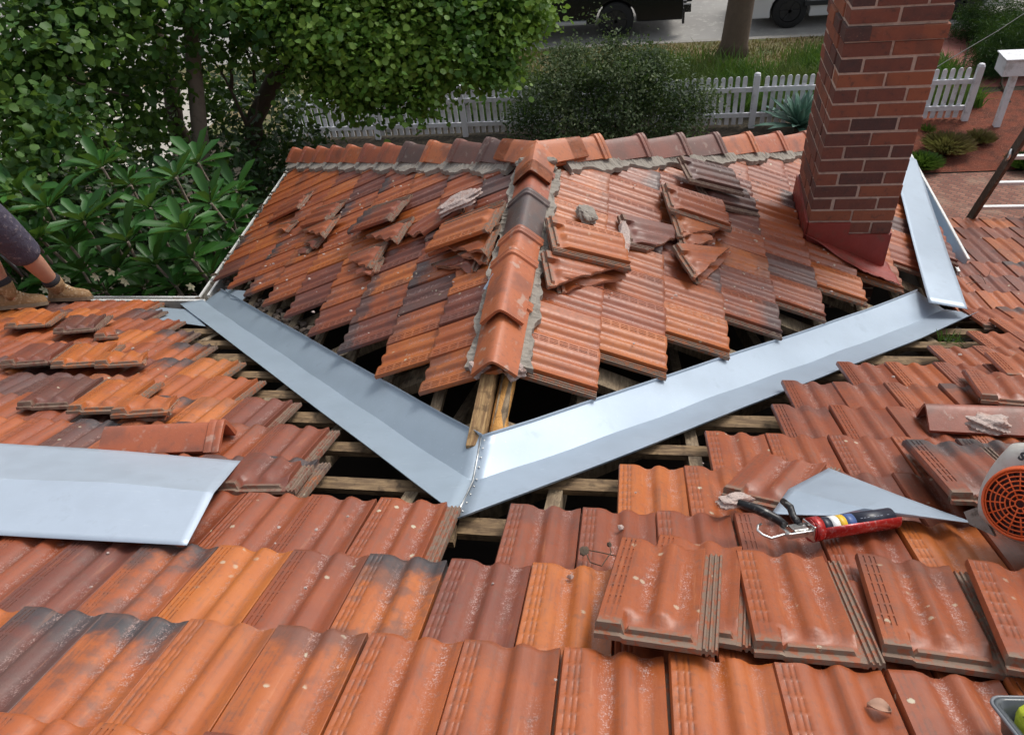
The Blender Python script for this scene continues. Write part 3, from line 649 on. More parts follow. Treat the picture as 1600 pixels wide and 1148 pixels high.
for pq, lb_ in (((-.062, .535, .012), 'crumbling pale mortar stuffed into the tree-side foot of the lowest ridge cap'), ((.066, .535, .006), 'crumbling pale mortar stuffed into the chimney-side foot of the lowest ridge cap')):
    lump(Vector(pq), (.034, .032, .030), Matrix.Rotation(.6, 3, 'Z'), M_LIME, lb_, 'mortar_plug')
sv = MB(); a, b = on_wing(757, 452, -1, .1), on_wing(772, 428, -1, .12); sv.beam(a, b, .012, .003); sv.mi = 0
tag(sv.build('metal_strip', M_ZINC), 'short bright metal strip leaning beside the lifted ridge cap', 'metal strip')

# ------------------------------------------------------------------ sheet metal
def thick(o, t=.0012):
    m = o.modifiers.new('thickness', 'SOLIDIFY'); m.thickness = t; m.offset = 0; return o
vf = empty('valley_flashing', (0, 0, .02), 'long V-shaped zinc valley flashing wrapped around the wing roof', 'flashing')
def valley(sg, s_end, mat, name, aU, aL, hend):
    n = 56; cols = [(1.0, 'u'), (.985, 'u'), (.75, 'u'), (.5, 'u'), (.25, 'u'), (.03, 'u'), (0, 'f'), (-.03, 'l'), (-.3, 'l'), (-.6, 'l'), (-.97, 'l'), (-1., 'l')]
    V, F = [], []
    for i in range(n+1):
        t = i/n
        for (c, _) in cols:
            a = c*(aU[0]+(aU[1]-aU[0])*t) if c > 0 else c*(aL[0]+(aL[1]-aL[0])*t)
            s = a/2+(s_end+(abs(c)*(-.03 if c > 0 else .02))-a/2)*t
            if c >= 0: x, y = s-a/2, s+a/2; z = -T*x
            else: x, y = s-a/2, s+a/2; z = -T*y if y < YB else zmain(y)
            h = .014+hend*max(0, t-.8)*5*t+.0035*math.sin(t*17+c*3+sg)*math.sin(c*2.3+t*4)+.003*math.sin(t*41+c*2)*(1-abs(c))
            h += .010*max(0, 1-t*14)*(1-abs(c*.5))
            if abs(c) == 1.: h += .014
            V.append((sg*x, y, z+h-.02))
    m = len(cols)
    for i in range(n):
        for k in range(m-1): F.append((i*m+k, i*m+k+1, (i+1)*m+k+1, (i+1)*m+k))
    o = mesh_np(name, V, F, mat, vf, smooth=True, sharp=30); thick(o); return o
valley(-1, 2.585, M_ZINCD, 'metal_sheet', (.195, .19), (.205, .225), 0.)
valley(1, 2.33, M_ZINC, 'metal_sheet', (.195, .235), (.235, .235), .03)
rv = MB()
for k, yy in enumerate((.175, .14, .10, .06, .01, -.03, -.08, -.13, -.18)):
    z = (0 if yy > 0 else -T*yy)+.014; rv.ball((.010, yy, z-.02+.012), .0042, (1, 1, .6), 1)
rv.tube([(-.004, .19, .005), (-.002, .10, .004), (0, .0, .008), (-.002, -.1, .052), (-.004, -.2, .10)], .0028, 6)
rv.build('riveted_seam', M_CHROME, vf)
def folded(name, rows, mat, label, sag=.004, sub=10, cat='metal sheet', th=.0012):
    """rows: polylines (same length) of world points; surfaces between them"""
    V, F = [], []; cols = len(rows[0]); 
    fine = []
    for a, b in zip(rows, rows[1:]):
        for k in range(sub): fine.append([Vector(p).lerp(Vector(q), k/sub) for p, q in zip(a, b)])
    fine.append([Vector(p) for p in rows[-1]])
    for r in fine:
        for i, (p, q) in enumerate(zip(r, r[1:])):
            for k in range(sub): V.append(p.lerp(q, k/sub))
        V.append(r[-1])
    m = (cols-1)*sub+1
    for i, v in enumerate(V): v.z += sag*math.sin(v.x*9+1)*math.sin(v.y*7)
    for j in range(len(fine)-1):
        for i in range(m-1): F.append((j*m+i, j*m+i+1, (j+1)*m+i+1, (j+1)*m+i))
    o = mesh_np(name, V, F, mat, smooth=True, sharp=4); thick(o, th); return tag(o, label, cat)
m_ = on_main
folded('folded_sheet', [[m_(-330, 662, .086), m_(0, 692, .086), m_(200, 705, .086), m_(376, 720, .086)], [m_(-330, 722, .138), m_(0, 746, .138), m_(170, 755, .138), m_(334, 768, .135)], [m_(-330, 800, .080), m_(0, 836, .080), m_(145, 844, .080), m_(292, 852, .080)]], M_ZINCL, 'long folded zinc sheet lying loose across the near slope')
w_ = lambda x, y, h: on_wing(x, y, 1, h)
folded('flat_sheet', [[w_(1421, 243, .10), w_(1432, 250, .10)], [w_(1406, 297, .10), w_(1449, 300, .10)], [w_(1427, 382, .105), w_(1480, 392, .10)], [w_(1451, 473, .12), m_(1512, 483, .10)]], M_ZINC, 'flat pale zinc offcut laid from chimney to gutter end', .002)
a, b, c, d = m_(1232, 764, .10), m_(1295, 731, .085), m_(1205, 803, .085), m_(1238, 809, .095)
folded('triangular_sheet', [[b, m_(1400, 772, .10), m_(1526, 818, .10)], [a, m_(1350, 794, .125), m_(1526, 818, .10)], [c, m_(1300, 806, .10), m_(1390, 803, .105)]], M_ZINC, 'kite-shaped zinc offcut resting over the caulking gun barrel', .0)
def patch(name, pts, mat, label):
    return tag(thick(mesh_np(name, pts, [tuple(range(len(pts)))], mat), .0015), label, 'metal sheet')
patch('old_valley_liner', [m_(222, 478, .012), m_(296, 484, .012), m_(322, 510, .012), m_(250, 500, .012)], M_ZINCD, 'strip of old grey valley iron on the boots side of the V sheet')
patch('old_valley_liner', [on_wing(352, 452, -1, .02), on_wing(392, 455, -1, .02), on_wing(378, 470, -1, .02), on_wing(360, 466, -1, .02)], M_ZINCD, 'scrap of old grey valley iron under the lowest tiles by the gutter corner')
# ------------------------------------------------------------------ the house under the tiles
house = empty('house', (0, 0, ZG), 'brick house whose terracotta roof is being repaired', 'house')
def hb(name, mb_, mat): 
    o = mb_.build(name, mat, house); o.matrix_parent_inverse = Matrix.Translation((0, 0, -ZG)); return o
for j in range(-5, 13):                                            # battens of the near slope
    for sd_ in (-1, 1):
        y = (row_yl(j) if sd_ < 0 and j > 2 else row_y(j))-.300; z = -T*y-.029; jr = lambda: random.uniform(-.005, .005)
        xe = sd_*max(0., y-.20) if y > .2 else 0.
        if xe < -6: continue
        xa, xb = (-8.5, xe) if sd_ < 0 else (xe, 8.2); n_ = int((xb-xa)/.6)+1; b1 = MB()
        ring = [(xa+(xb-xa)*k/n_, y+jr(), z+jr()*.4) for k in range(n_+1)]; prev = None
        for q in ring:
            hh_ = .024 if j % 3 else .030; wv_ = .013
            r = [b1.bm.verts.new((q[0], q[1]+u*hh_+jr()*.3, q[2]+v_*wv_-u*hh_*T*.0+jr()*.3)) for u, v_ in ((-1, -1), (1, -1), (1, 1), (-1, 1))]
            if prev:
                for k in range(4): b1.bm.faces.new((prev[k], prev[(k+1) % 4], r[(k+1) % 4], r[k]))
            else: b1.bm.faces.new(r)
            prev = r
        b1.bm.faces.new(prev[::-1]); bmesh.ops.recalc_face_normals(b1.bm, faces=b1.bm.faces); hb('batten', b1, M_WOODX)
for x in [k*.46-8.1 for k in range(36)]:                           # rafters of the near slope
    y1 = 2.6; b1 = MB()
    b1.beam((x+.075, -3., T*3-.085), (x+.075, y1, -T*y1-.085), .10, .045, up=Vector((1, 0, 0))); hb('rafter', b1, M_WOODY)
for sg, TT, YY in ((1, TR, YR), (-1, TLs, YL)):
    for xt, y0 in zip(TT, YY):
        x = xt-.31; b1 = MB()
        if x < .02: continue
        b1.beam((sg*x, x+.05, -T*x-.018), (sg*x, RL+x, -T*x-.018), .042, .026, up=Vector((0, 0, 1))); hb('batten', b1, M_WOODY)
    for k in range(9):
        y = .32+k*.46; b1 = MB(); x1 = min(y-.02, 2.6); x0 = max(0.02, y-RL)
        b1.beam((sg*x0, y, -T*x0-.085), (sg*x1, y, -T*x1-.085), .045, .10, up=Vector((0, 1, 0))); hb('rafter', b1, M_WOODY)
b1 = MB(); b1.beam((-.027, .16, -.055), (-.027, RL, -.035), .052, .14, bev=.003); hb('ridge_board', b1, M_WOODR)
b1 = MB(); pr_ = [(.032, .20), (.035, .23), (.028, .2), (.036, .28), (.030, .36), (.034, .5), (.03, RL)]
b1.tube([(x, y, -.05) for x, y in pr_], [.020, .033, .027, .036, .030, .032, .030], 7); hb('split_beam', b1, M_WOODO)
for sg in (-1, 1):                                                  # hip and valley rafters
    b1 = MB(); b1.beam((0, 0, -.11), (sg*2.5, 2.5, -.11-T*2.5), .04, .12); b1.beam((0, RL, -.10), (sg*2.6, RL+2.6, -.10-T*2.6), .04, .12); hb('valley_rafter', b1, M_WOODY)
b1 = MB()                                                           # ceiling boards and walls
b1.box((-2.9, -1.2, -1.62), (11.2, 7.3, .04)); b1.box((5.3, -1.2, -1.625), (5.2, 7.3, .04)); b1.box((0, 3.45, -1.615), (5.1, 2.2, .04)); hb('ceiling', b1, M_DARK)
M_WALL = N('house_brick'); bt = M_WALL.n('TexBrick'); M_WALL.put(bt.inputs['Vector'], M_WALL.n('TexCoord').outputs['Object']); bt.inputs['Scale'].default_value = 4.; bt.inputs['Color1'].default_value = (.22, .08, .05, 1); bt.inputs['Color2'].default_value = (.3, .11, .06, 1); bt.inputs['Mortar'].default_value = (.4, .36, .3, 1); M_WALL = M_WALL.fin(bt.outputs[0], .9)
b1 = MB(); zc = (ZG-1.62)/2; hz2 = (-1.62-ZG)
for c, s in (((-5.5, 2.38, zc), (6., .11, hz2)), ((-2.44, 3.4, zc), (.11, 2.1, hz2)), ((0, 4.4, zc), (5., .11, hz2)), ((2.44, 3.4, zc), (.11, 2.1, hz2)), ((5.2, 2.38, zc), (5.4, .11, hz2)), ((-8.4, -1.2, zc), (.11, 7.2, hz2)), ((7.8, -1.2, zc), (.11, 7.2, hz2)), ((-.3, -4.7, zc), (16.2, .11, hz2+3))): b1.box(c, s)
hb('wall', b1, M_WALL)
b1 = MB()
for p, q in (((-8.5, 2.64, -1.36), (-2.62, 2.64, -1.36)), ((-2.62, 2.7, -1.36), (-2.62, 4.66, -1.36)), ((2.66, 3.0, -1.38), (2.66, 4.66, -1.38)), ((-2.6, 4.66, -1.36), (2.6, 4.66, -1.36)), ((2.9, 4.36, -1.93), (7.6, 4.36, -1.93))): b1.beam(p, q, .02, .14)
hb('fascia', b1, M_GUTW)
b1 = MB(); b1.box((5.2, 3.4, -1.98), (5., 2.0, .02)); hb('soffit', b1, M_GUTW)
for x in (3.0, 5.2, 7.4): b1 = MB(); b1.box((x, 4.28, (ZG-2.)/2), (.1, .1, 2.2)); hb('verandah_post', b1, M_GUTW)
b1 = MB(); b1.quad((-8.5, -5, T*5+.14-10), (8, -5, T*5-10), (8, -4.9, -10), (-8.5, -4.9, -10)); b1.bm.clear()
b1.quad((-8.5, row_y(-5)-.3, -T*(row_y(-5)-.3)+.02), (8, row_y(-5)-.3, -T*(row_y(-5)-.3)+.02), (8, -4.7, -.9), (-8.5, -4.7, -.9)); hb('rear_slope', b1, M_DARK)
# gutters
def gutter(path, label, inner_side, debris=True, silver=False):
    g = empty('roof_gutter', path[0], label, 'gutter'); mw = Matrix.Translation(-Vector(path[0]))
    P = [Vector(p) for p in path]; inn = [Vector(q) for q in inner_side]
    prf = [(.055, .005), (.05, -.085), (-.045, -.095), (-.058, -.02), (-.060, .012)]   # + towards the house
    b = MB(); rows = []
    for p, q in zip(P, inn):
        rows.append([b.bm.verts.new(p+q*u+Vector((0, 0, z))-Vector(path[0])) for u, z in prf])
    for r, s in zip(rows, rows[1:]):
        for k in range(len(prf)-1): b.bm.faces.new((r[k], r[k+1], s[k+1], s[k]))
    o = b.build('channel', M_ZINC if silver else M_GUT, g); thick(o, .003)
    b = MB()
    for (p, q), (p2, q2) in zip(zip(P, inn), zip(P[1:], inn[1:])):
        b.beam(p-q*.066+Vector((0, 0, .012))-Vector(path[0]), p2-q2*.066+Vector((0, 0, .012))-Vector(path[0]), .016, .012)
    b.build('lip', M_GUTW, g)
    return g
S2 = 1
gutter([(-8.6, 2.71, -1.382), (-2.69, 2.71, -1.382), (-2.69, 4.80, -1.382)], 'old debris-filled gutter with white lip turning the corner above the leafy plants', [(0, -1, 0), (1, -1, 0), (1, 0, 0)])
gutter([(2.75, 3.25, -1.40), (2.75, 4.85, -1.40)], 'short silver gutter with an open end beside the flat zinc offcut', [(-1, 0, 0), (-1, 0, 0)], silver=True)
gutter([(2.9, 4.44, -1.875), (7.7, 4.44, -1.875)], 'white-lipped gutter on the flatter roof where the ladder leans', [(0, -1, 0), (0, -1, 0)])
gutter([(-2.7, 4.86, -1.385), (2.7, 4.86, -1.385)], 'gutter across the street end of the wing roof', [(0, -1, 0), (0, -1, 0)])
# ------------------------------------------------------------------ leaf scatter tools
def leaves_arrays(C, Nn, size, shape='round', droop=0., rnd=RNG, dirs=None):
    """C (n,3) positions, Nn (n,3) normals; returns verts/faces arrays"""
    n = len(C); Nn = Nn/np.linalg.norm(Nn, axis=1, keepdims=True)
    a = rnd.normal(size=(n, 3)) if dirs is None else dirs; a -= Nn*(a*Nn).sum(1, keepdims=True); a /= np.linalg.norm(a, axis=1, keepdims=True)+1e-9; b = np.cross(Nn, a)
    sz = size*rnd.uniform(.5, 1.3, (n, 1))
    if shape == 'round': pts = [(0, 0, 0), (.30, .42, .10), (.80, .46, .08), (1.0, 0, -.04), (.80, -.46, .08), (.30, -.42, .10)]
    elif shape == 'blade': pts = [(0, -.02, 0), (.35, .03, .03), (.7, .022, .02), (1., 0, -.08), (.7, -.022, .02), (.35, -.03, .03)]
    elif shape == 'frangi': pts = [(0, 0, 0), (.42, .13, .05), (.80, .15, -.01), (1., 0, -.12), (.80, -.15, -.01), (.42, -.13, .05)]
    elif shape == 'long': pts = [(0, 0, 0), (.35, .10, .03), (.70, .15, 0), (1., 0, -.14), (.70, -.15, 0), (.35, -.10, .03)]
    else: pts = [(0, 0, 0), (.3, .24, .05), (.7, .22, .03), (1, 0, -.08), (.7, -.22, .03), (.3, -.24, .05)]
    V = np.stack([C+sz*(a*p[0]+b*p[1]+Nn*p[2]) for p in pts], 1).reshape(-1, 3)
    base = np.arange(n)[:, None]*6; F = np.concatenate([base+np.array([[0, 5, 4, 3]]), base+np.array([[0, 3, 2, 1]])], 1).reshape(-1, 4)
    return V, F
def mesh_quads(name, V, F, mat, parent=None):
    me = bpy.data.meshes.new(name); me.vertices.add(len(V)); me.vertices.foreach_set('co', np.asarray(V, float).ravel())
    me.loops.add(F.size); me.loops.foreach_set('vertex_index', F.ravel().astype(np.int32)); me.polygons.add(len(F))
    me.polygons.foreach_set('loop_start', (np.arange(len(F))*4).astype(np.int32)); me.update(calc_edges=True); me.validate(); me.materials.append(mat)
    return link(bpy.data.objects.new(name, me), parent)
def leafmat(name, a, b, c, tr=.3, rough=.5, big=1.2):
    k = N(name); g = k.n('NewGeometry'); r = g.outputs['Random Per Island']; n = k.noise(k.pos(), big, 3)
    col = k.mix(r, a, b); col = k.mix(k.step(n, .45, .68), col, c)
    k.fin(col, rough); k.b.inputs['Specular IOR Level'].default_value = .35
    t = k.n('BsdfTranslucent'); k.put(t.inputs[0], k.mix(.5, col, (.25, .4, .05))); mx = k.n('MixShader'); mx.inputs[0].default_value = tr
    k.t.links.new(k.b.outputs[0], mx.inputs[1]); k.t.links.new(t.outputs[0], mx.inputs[2]); k.t.links.new(mx.outputs[0], k.o.inputs[0]); return k.m
def blob_points(c, r, n, shell=.55, flat=1.):
    d = RNG.normal(size=(n, 3)); d /= np.linalg.norm(d, axis=1, keepdims=True); rr = (shell+(1-shell)*RNG.random((n, 1)))*np.asarray(r)
    return np.asarray(c)+d*rr*np.array([1, 1, flat]), d
def crown(blobs, leaf, dens, clump=.16, per=16, shape='round', up=.7):
    """blobs: (centre, radius). leaves grow in small clumps so gaps stay between them"""
    CC, NN = [], []
    for c, r in blobs:
        nc = max(3, int(dens*r*r)); cc, d = blob_points(c, r, nc, .35)
        for q, dd in zip(cc, d):
            p = q+RNG.normal(size=(per, 3))*clump*.5*np.array([1, 1, .55]); nn = RNG.normal(size=(per, 3))*.55+np.array([0, 0, up])+dd*.45; CC.append(p); NN.append(nn)
    return leaves_arrays(np.concatenate(CC), np.concatenate(NN), leaf, shape)
M_BARK = simple('pale_bark', (.26, .21, .17), .9, var=.3, scale=9, bump=.8, bs=25, dirt=((.09, .08, .06), 12, .6))
M_BARKD = simple('dark_bark', (.075, .055, .04), .95, var=.3, scale=9, bump=.8, bs=25)
M_LEAF = leafmat('bright_round_leaf', (.076, .185, .026), (.21, .34, .055), (.040, .125, .019), .38)  # lighter copy of the leaf, paints in the lit outer crown
M_LEAFD = leafmat('deep_round_leaf', (.034, .105, .021), (.14, .26, .05), (.018, .068, .015), .35)  # darker copy paints in the crown's shaded part; street trees reuse it
M_HEDGE = leafmat('dark_hedge_leaf', (.012, .040, .010), (.028, .07, .016), (.010, .03, .009), .15)
M_BUSH = leafmat('small_grey_green_leaf', (.052, .098, .030), (.20, .24, .12), (.03, .06, .02), .2)
M_FRANGI = leafmat('glossy_frangipani_leaf', (.026, .105, .020), (.055, .17, .030), (.018, .075, .015), .2, .42)
M_ROSE = leafmat('needle_leaf', (.018, .065, .012), (.04, .115, .02), (.012, .045, .010), .15)
M_AGAVE = simple('blue_green_succulent', (.10, .20, .15), .5, var=.3, scale=5)
M_PETAL = simple('cream_petal', (.80, .76, .52), .6)
M_GRASS = leafmat('grass_blade', (.045, .125, .018), (.09, .18, .032), (.11, .14, .04), .25)
M_DRY = leafmat('dry_grass_blade', (.24, .17, .08), (.36, .27, .14), (.15, .10, .05), .2)
# big leafy tree
tr = empty('leafy_tree', (-4.2, 6.8, ZG), 'large tree with round bright leaves and pale trunk beside the wing', 'tree')
TINV = Matrix.Translation((4.2, -6.8, -ZG))
def tchild(o, inv): o.matrix_parent_inverse = inv; return o
tb = MB()
tb.tube([(-4.25, 7.1, ZG), tuple(at(322, 330, 9.1)), tuple(at(316, 250, 8.7)), tuple(at(304, 120, 8.3)), tuple(at(297, 20, 8.1)), tuple(at(290, -120, 8.0))], [.12, .10, .095, .085, .08, .06], 10)
tb.tube([tuple(at(300, -60, 8.)), tuple(at(350, -200, 8.)), tuple(at(480, -260, 8.))], [.06, .045, .03], 7)
tchild(tb.build('trunk', M_BARK, tr), TINV)
tb = MB()
tb.tube([(-4.0, 7.6, ZG), tuple(at(402, 330, 9.6)), tuple(at(396, 190, 9.2)), tuple(at(430, 120, 8.9)), tuple(at(490, 62, 8.6)), tuple(at(560, 0, 8.4))], [.13, .12, .11, .10, .085, .06], 9)
tb.tube([(-5.0, 7.4, ZG), tuple(at(275, 200, 9.4)), tuple(at(262, 90, 9.1)), tuple(at(225, 10, 8.8)), tuple(at(200, -80, 8.6))], [.12, .11, .10, .08, .06], 8)
for pts in ([(385, 195, 8.6), (365, 150, 8.4), (350, 120, 8.3), (330, 90, 8.2)], [(362, 140, 8.4), (362, 95, 8.3), (378, 60, 8.2)], [(385, 195, 8.6), (400, 180, 8.6), (404, 150, 8.6)], [(398, 130, 8.7), (395, 90, 8.6), (410, 50, 8.5)], [(395, 100, 8.6), (380, 70, 8.5)], [(100, 150, 7), (150, 190, 7.2), (180, 260, 7.4)], [(60, 90, 6.8), (120, 130, 7.), (200, 150, 7.6)]):
    tb.tube([tuple(at(*p)) for p in pts], [.022, .016, .012, .008][:len(pts)], 6)
tchild(tb.build('branch', M_BARKD, tr), TINV)
def B(l): return [(np.array(at(x, y, d)), r) for x, y, d, r in l]
V, F = crown(B([(560, 20, 8.2, .8), (640, 40, 8.3, .75), (720, 20, 8.4, .75), (800, 5, 8.5, .5), (600, 100, 8.2, .55), (680, 95, 8.3, .5), (740, 80, 8.4, .45), (540, 95, 8.0, .45), (790, 60, 8.5, .35), (560, 165, 8.3, .22), (470, 20, 7.8, .6), (500, 60, 7.8, .4), (640, 150, 8.3, .3), (840, 20, 8.6, .2), (700, -80, 8.4, .9), (560, -90, 8.2, 1.0), (770, 130, 8.5, .2), (410, -20, 7.8, .5), (505, 120, 8, .25)]), .066, 330, .27, 20)
tchild(mesh_quads('crown', V, F, M_LEAF, tr), TINV)
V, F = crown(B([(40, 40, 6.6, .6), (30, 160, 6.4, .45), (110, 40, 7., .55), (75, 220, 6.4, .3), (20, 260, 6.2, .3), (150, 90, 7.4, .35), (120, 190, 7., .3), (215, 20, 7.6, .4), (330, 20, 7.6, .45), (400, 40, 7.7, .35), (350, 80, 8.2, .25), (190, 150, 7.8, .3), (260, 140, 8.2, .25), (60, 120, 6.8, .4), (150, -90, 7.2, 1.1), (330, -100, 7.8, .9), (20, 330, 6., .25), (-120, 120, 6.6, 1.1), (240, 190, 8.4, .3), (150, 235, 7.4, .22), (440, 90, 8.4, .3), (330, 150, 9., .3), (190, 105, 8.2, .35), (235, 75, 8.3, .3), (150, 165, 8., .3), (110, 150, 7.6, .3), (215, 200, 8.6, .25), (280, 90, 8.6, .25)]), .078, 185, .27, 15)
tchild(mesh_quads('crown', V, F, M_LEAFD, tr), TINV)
# dark shrubs under the tree
hedge = []
for x, y, d, r in ((400, 230, 9.4, .7), (440, 300, 8.6, .6), (340, 200, 9.8, .7), (380, 150, 10.2, .6), (90, 280, 9., .7), (40, 380, 6.9, .6), (120, 400, 6.8, .6), (210, 400, 6.8, .6), (290, 410, 6.9, .55), (340, 370, 7.2, .5), (160, 350, 7.2, .6), (260, 350, 7.4, .6), (80, 340, 7.4, .6), (-40, 430, 6.4, .6), (455, 205, 9.8, .5), (430, 120, 10.2, .5), (480, 245, 9., .5), (420, 260, 9, .5), (180, 262, 9.6, .45), (255, 250, 9.8, .4), (215, 215, 10, .28), (20, 330, 8.6, .8), (330, 330, 8.2, .8), (200, 340, 8.2, .8), (420, 380, 7.8, .6), (-80, 300, 8.6, .9), (60, 420, 7.6, .9), (250, 430, 7.4, .8), ):
    hedge.append((np.array(at(x, y, d)), r))
V, F = crown(hedge, .10, 110, .28, 12, 'oval', .5)
hd = mesh_quads('dark_undergrowth', V, F, M_HEDGE); tag(hd, 'dense dark shrubs filling the shade below the leafy tree', 'undergrowth', kind='stuff')
# frangipani
fr = empty('frangipani_shrub', tuple(at(200, 500, 6.2)*1.)[:2]+(ZG,), 'broad shrub with whorls of long glossy leaves and white flowers beyond the gutter', 'shrub')
FI = Matrix.Translation(-Vector(fr.location))
WH = [(160, 262, 6.3), (275, 278, 6.3), (75, 325, 5.9), (150, 335, 5.9), (235, 325, 6.1), (330, 318, 6.), (290, 360, 5.6), (365, 345, 5.9), (110, 385, 5.4), (200, 378, 5.5), (62, 372, 5.5), (185, 420, 5.2), (245, 415, 5.3), (300, 405, 5.5), (130, 425, 5.2), (350, 385, 5.7), (30, 300, 6.), (225, 450, 5.1), (90, 445, 5.05), (275, 448, 5.15), (165, 455, 5.05), (20, 410, 5.3), (330, 430, 5.35), (-40, 360, 5.5), (-60, 430, 5.2), (40, 455, 5.), (310, 255, 6.6), (205, 290, 6.5), (370, 300, 6.4)]
CC, NN, DD = [], [], []; sm = MB()
WH += [(random.uniform(-60, 330), random.uniform(340, 450), 5.6) for _ in range(5)]
for x, y, dp in WH:
    for _ in range(40):
        c = np.array(at(x, y, dp))
        if c[1] > 3.05 and (c[0] < -2.95 or y < 300): break
        dp += .06
    nl = random.randint(13, 17); ax = np.array([random.uniform(-.25, .25), random.uniform(-.7, -.1), 1.])
    for i in range(nl):
        a_ = 2*math.pi*i*.382+random.uniform(-.2, .2); el = random.uniform(-.2, .45) if i > 5 else random.uniform(.4, 1.)
        d = np.array([math.cos(a_)*math.cos(el), math.sin(a_)*math.cos(el), math.sin(el)])+ax*.2; d /= np.linalg.norm(d)
        nn = np.array([0, 0, 1.])+ax*.3; nn -= d*(nn@d); CC.append(c+d*.02); NN.append(nn); DD.append(d)
    e = Vector(c); sm.tube([e, e+Vector((random.uniform(-.05, .05), random.uniform(0, .1), -.35)), Vector((e.x+random.uniform(-.1, .1), e.y+.25, ZG+.6))], [.010, .013, .02], 6)
V, F = leaves_arrays(np.array(CC), np.array(NN), .26, 'frangi', dirs=np.array(DD))
tchild(mesh_quads('foliage', V, F, M_FRANGI, fr), FI); tchild(sm.build('stem', M_BARK, fr), FI)
for x, y, dp in ((105, 435, 4.95), (70, 452, 4.9), (150, 432, 4.95), (190, 434, 5.), (174, 424, 5.05), (299, 447, 5.05), (196, 440, 4.95)):
    c = at(x, y, 4.6); dp = 4.6
    while c.y < 2.84: dp += .02; c = at(x, y, dp)
    b = MB(); r0 = random.random()*6
    for k in range(5):
        a_ = r0+k*1.2566; d = Vector((math.cos(a_), -.35, math.sin(a_))); d.normalize(); s_ = Vector((-math.sin(a_), 0, math.cos(a_)))
        f = b.bm.faces.new([b.bm.verts.new(c+q) for q in (Vector(), d*.022+s_*.014, d*.042, d*.038-s_*.006, d*.020-s_*.010)])
    o = b.build('flower', M_PETAL, fr); o.matrix_parent_inverse = FI; thick(o, .001)
# ------------------------------------------------------------------ ground and street
def ground_mat(name, a, b, sc, bump=.6, c=None, rough=.95):
    k = N(name); p = k.pos(); n = k.noise(p, sc, 6, .65); n2 = k.noise(p, sc*9, 4, .7); col = k.mix(k.step(n, .35, .65), a, b)
    if c: col = k.mix(k.step(n2, .52, .66), col, c)
    k.bump(k.math('ADD', n, n2), bump, .02); return k.fin(col, rough)
def sheet(name, pts, z, mat, kind='structure'):
    o = mesh_np(name, [(x, y, z) for x, y in pts], [tuple(range(len(pts)))], mat); return tag(o, kind=kind)
M_SOIL = ground_mat('garden_soil', (.055, .042, .028), (.03, .025, .016), 2., c=(.10, .075, .045))
M_VERGE = ground_mat('worn_verge', (.075, .10, .03), (.20, .15, .075), 1.1, c=(.10, .085, .045))
M_ROAD = ground_mat('pale_asphalt', (.32, .31, .29), (.26, .25, .235), .6, .25, (.36, .35, .32), .8)
M_KERB = simple('concrete_kerb', (.28, .265, .24), .9, var=.25, scale=6, bump=.3, objc=False)
M_DRIVE = ground_mat('red_concrete', (.29, .095, .075), (.235, .08, .065), .9, .2, (.25, .12, .10), .8)
M_MULCH = ground_mat('red_bark_mulch', (.20, .045, .02), (.10, .026, .013), 7., 1., (.30, .10, .05))
k = N('herringbone_paving'); mp = k.n('Mapping'); k.put(mp.inputs[0], k.pos()); mp.inputs['Rotation'].default_value = (0, 0, .6)
bt = k.n('TexBrick'); k.put(bt.inputs['Vector'], mp.outputs[0]); bt.inputs['Scale'].default_value = 4.3; bt.inputs['Color1'].default_value = (.20, .075, .05, 1); bt.inputs['Color2'].default_value = (.33, .15, .10, 1); bt.inputs['Mortar'].default_value = (.10, .07, .055, 1); bt.inputs['Mortar Size'].default_value = .025; bt.inputs['Bias'].default_value = -.1
nn = k.noise(k.pos(), 1.7, 5, .6); bc = k.mix(k.math('MULTIPLY', k.step(nn, .5, .7), .5), bt.outputs[0], (.33, .24, .17)); k.bump(bt.outputs['Fac'], .5, -.01); M_PAVE = k.fin(bc, .85)
M_CONC = ground_mat('pale_concrete', (.50, .47, .41), (.40, .37, .32), .7, .2, None, .85)
sheet('ground', [(-150, -60), (150, -60), (150, 15.5), (-150, 15.5)], ZG, M_SOIL)
sheet('verge', [(-60, 11.7), (6.4, 11.7), (6.4, 15.45), (-60, 15.45)], ZG+.006, M_VERGE)
sheet('verge', [(11.5, 11.7), (60, 11.7), (60, 15.45), (11.5, 15.45)], ZG+.006, M_VERGE)
sheet('driveway', [(6.4, 12.6), (11.5, 12.6), (11.5, 15.45), (6.4, 15.45)], ZG+.010, M_DRIVE)
sheet('garden_bed', [(4.0, 9.55), (10, 9.75), (10, 12.6), (4.0, 12.2)], ZG+.014, M_MULCH)
sheet('brick_path', [(3.9, 6.), (12, 6.), (12, 9.75), (3.9, 9.5)], ZG+.018, M_PAVE)
sheet('concrete_yard', [(-14.5, 10.8), (-8.2, 10.4), (-7.6, 14.2), (-14, 14.4)], ZG+.010, M_CONC)
sheet('road', [(-150, 15.6), (150, 15.6), (150, 26), (-150, 26)], ZG-.11, M_ROAD)
sheet('far_ground', [(-150, 26.1), (150, 26.1), (150, 260), (-150, 260)], ZG-.02, M_VERGE)
for yk, nm in ((15.53, 'kerb'), (26.07, 'kerb')):
    b = MB(); b.box((0, yk, ZG-.06), (300, .14, .14)); tag(b.build(nm, M_KERB), kind='structure')
b = MB(); b.box((0, 15.72, ZG-.104), (300, .26, .01)); tag(b.build('gutter_strip', M_KERB), kind='structure')
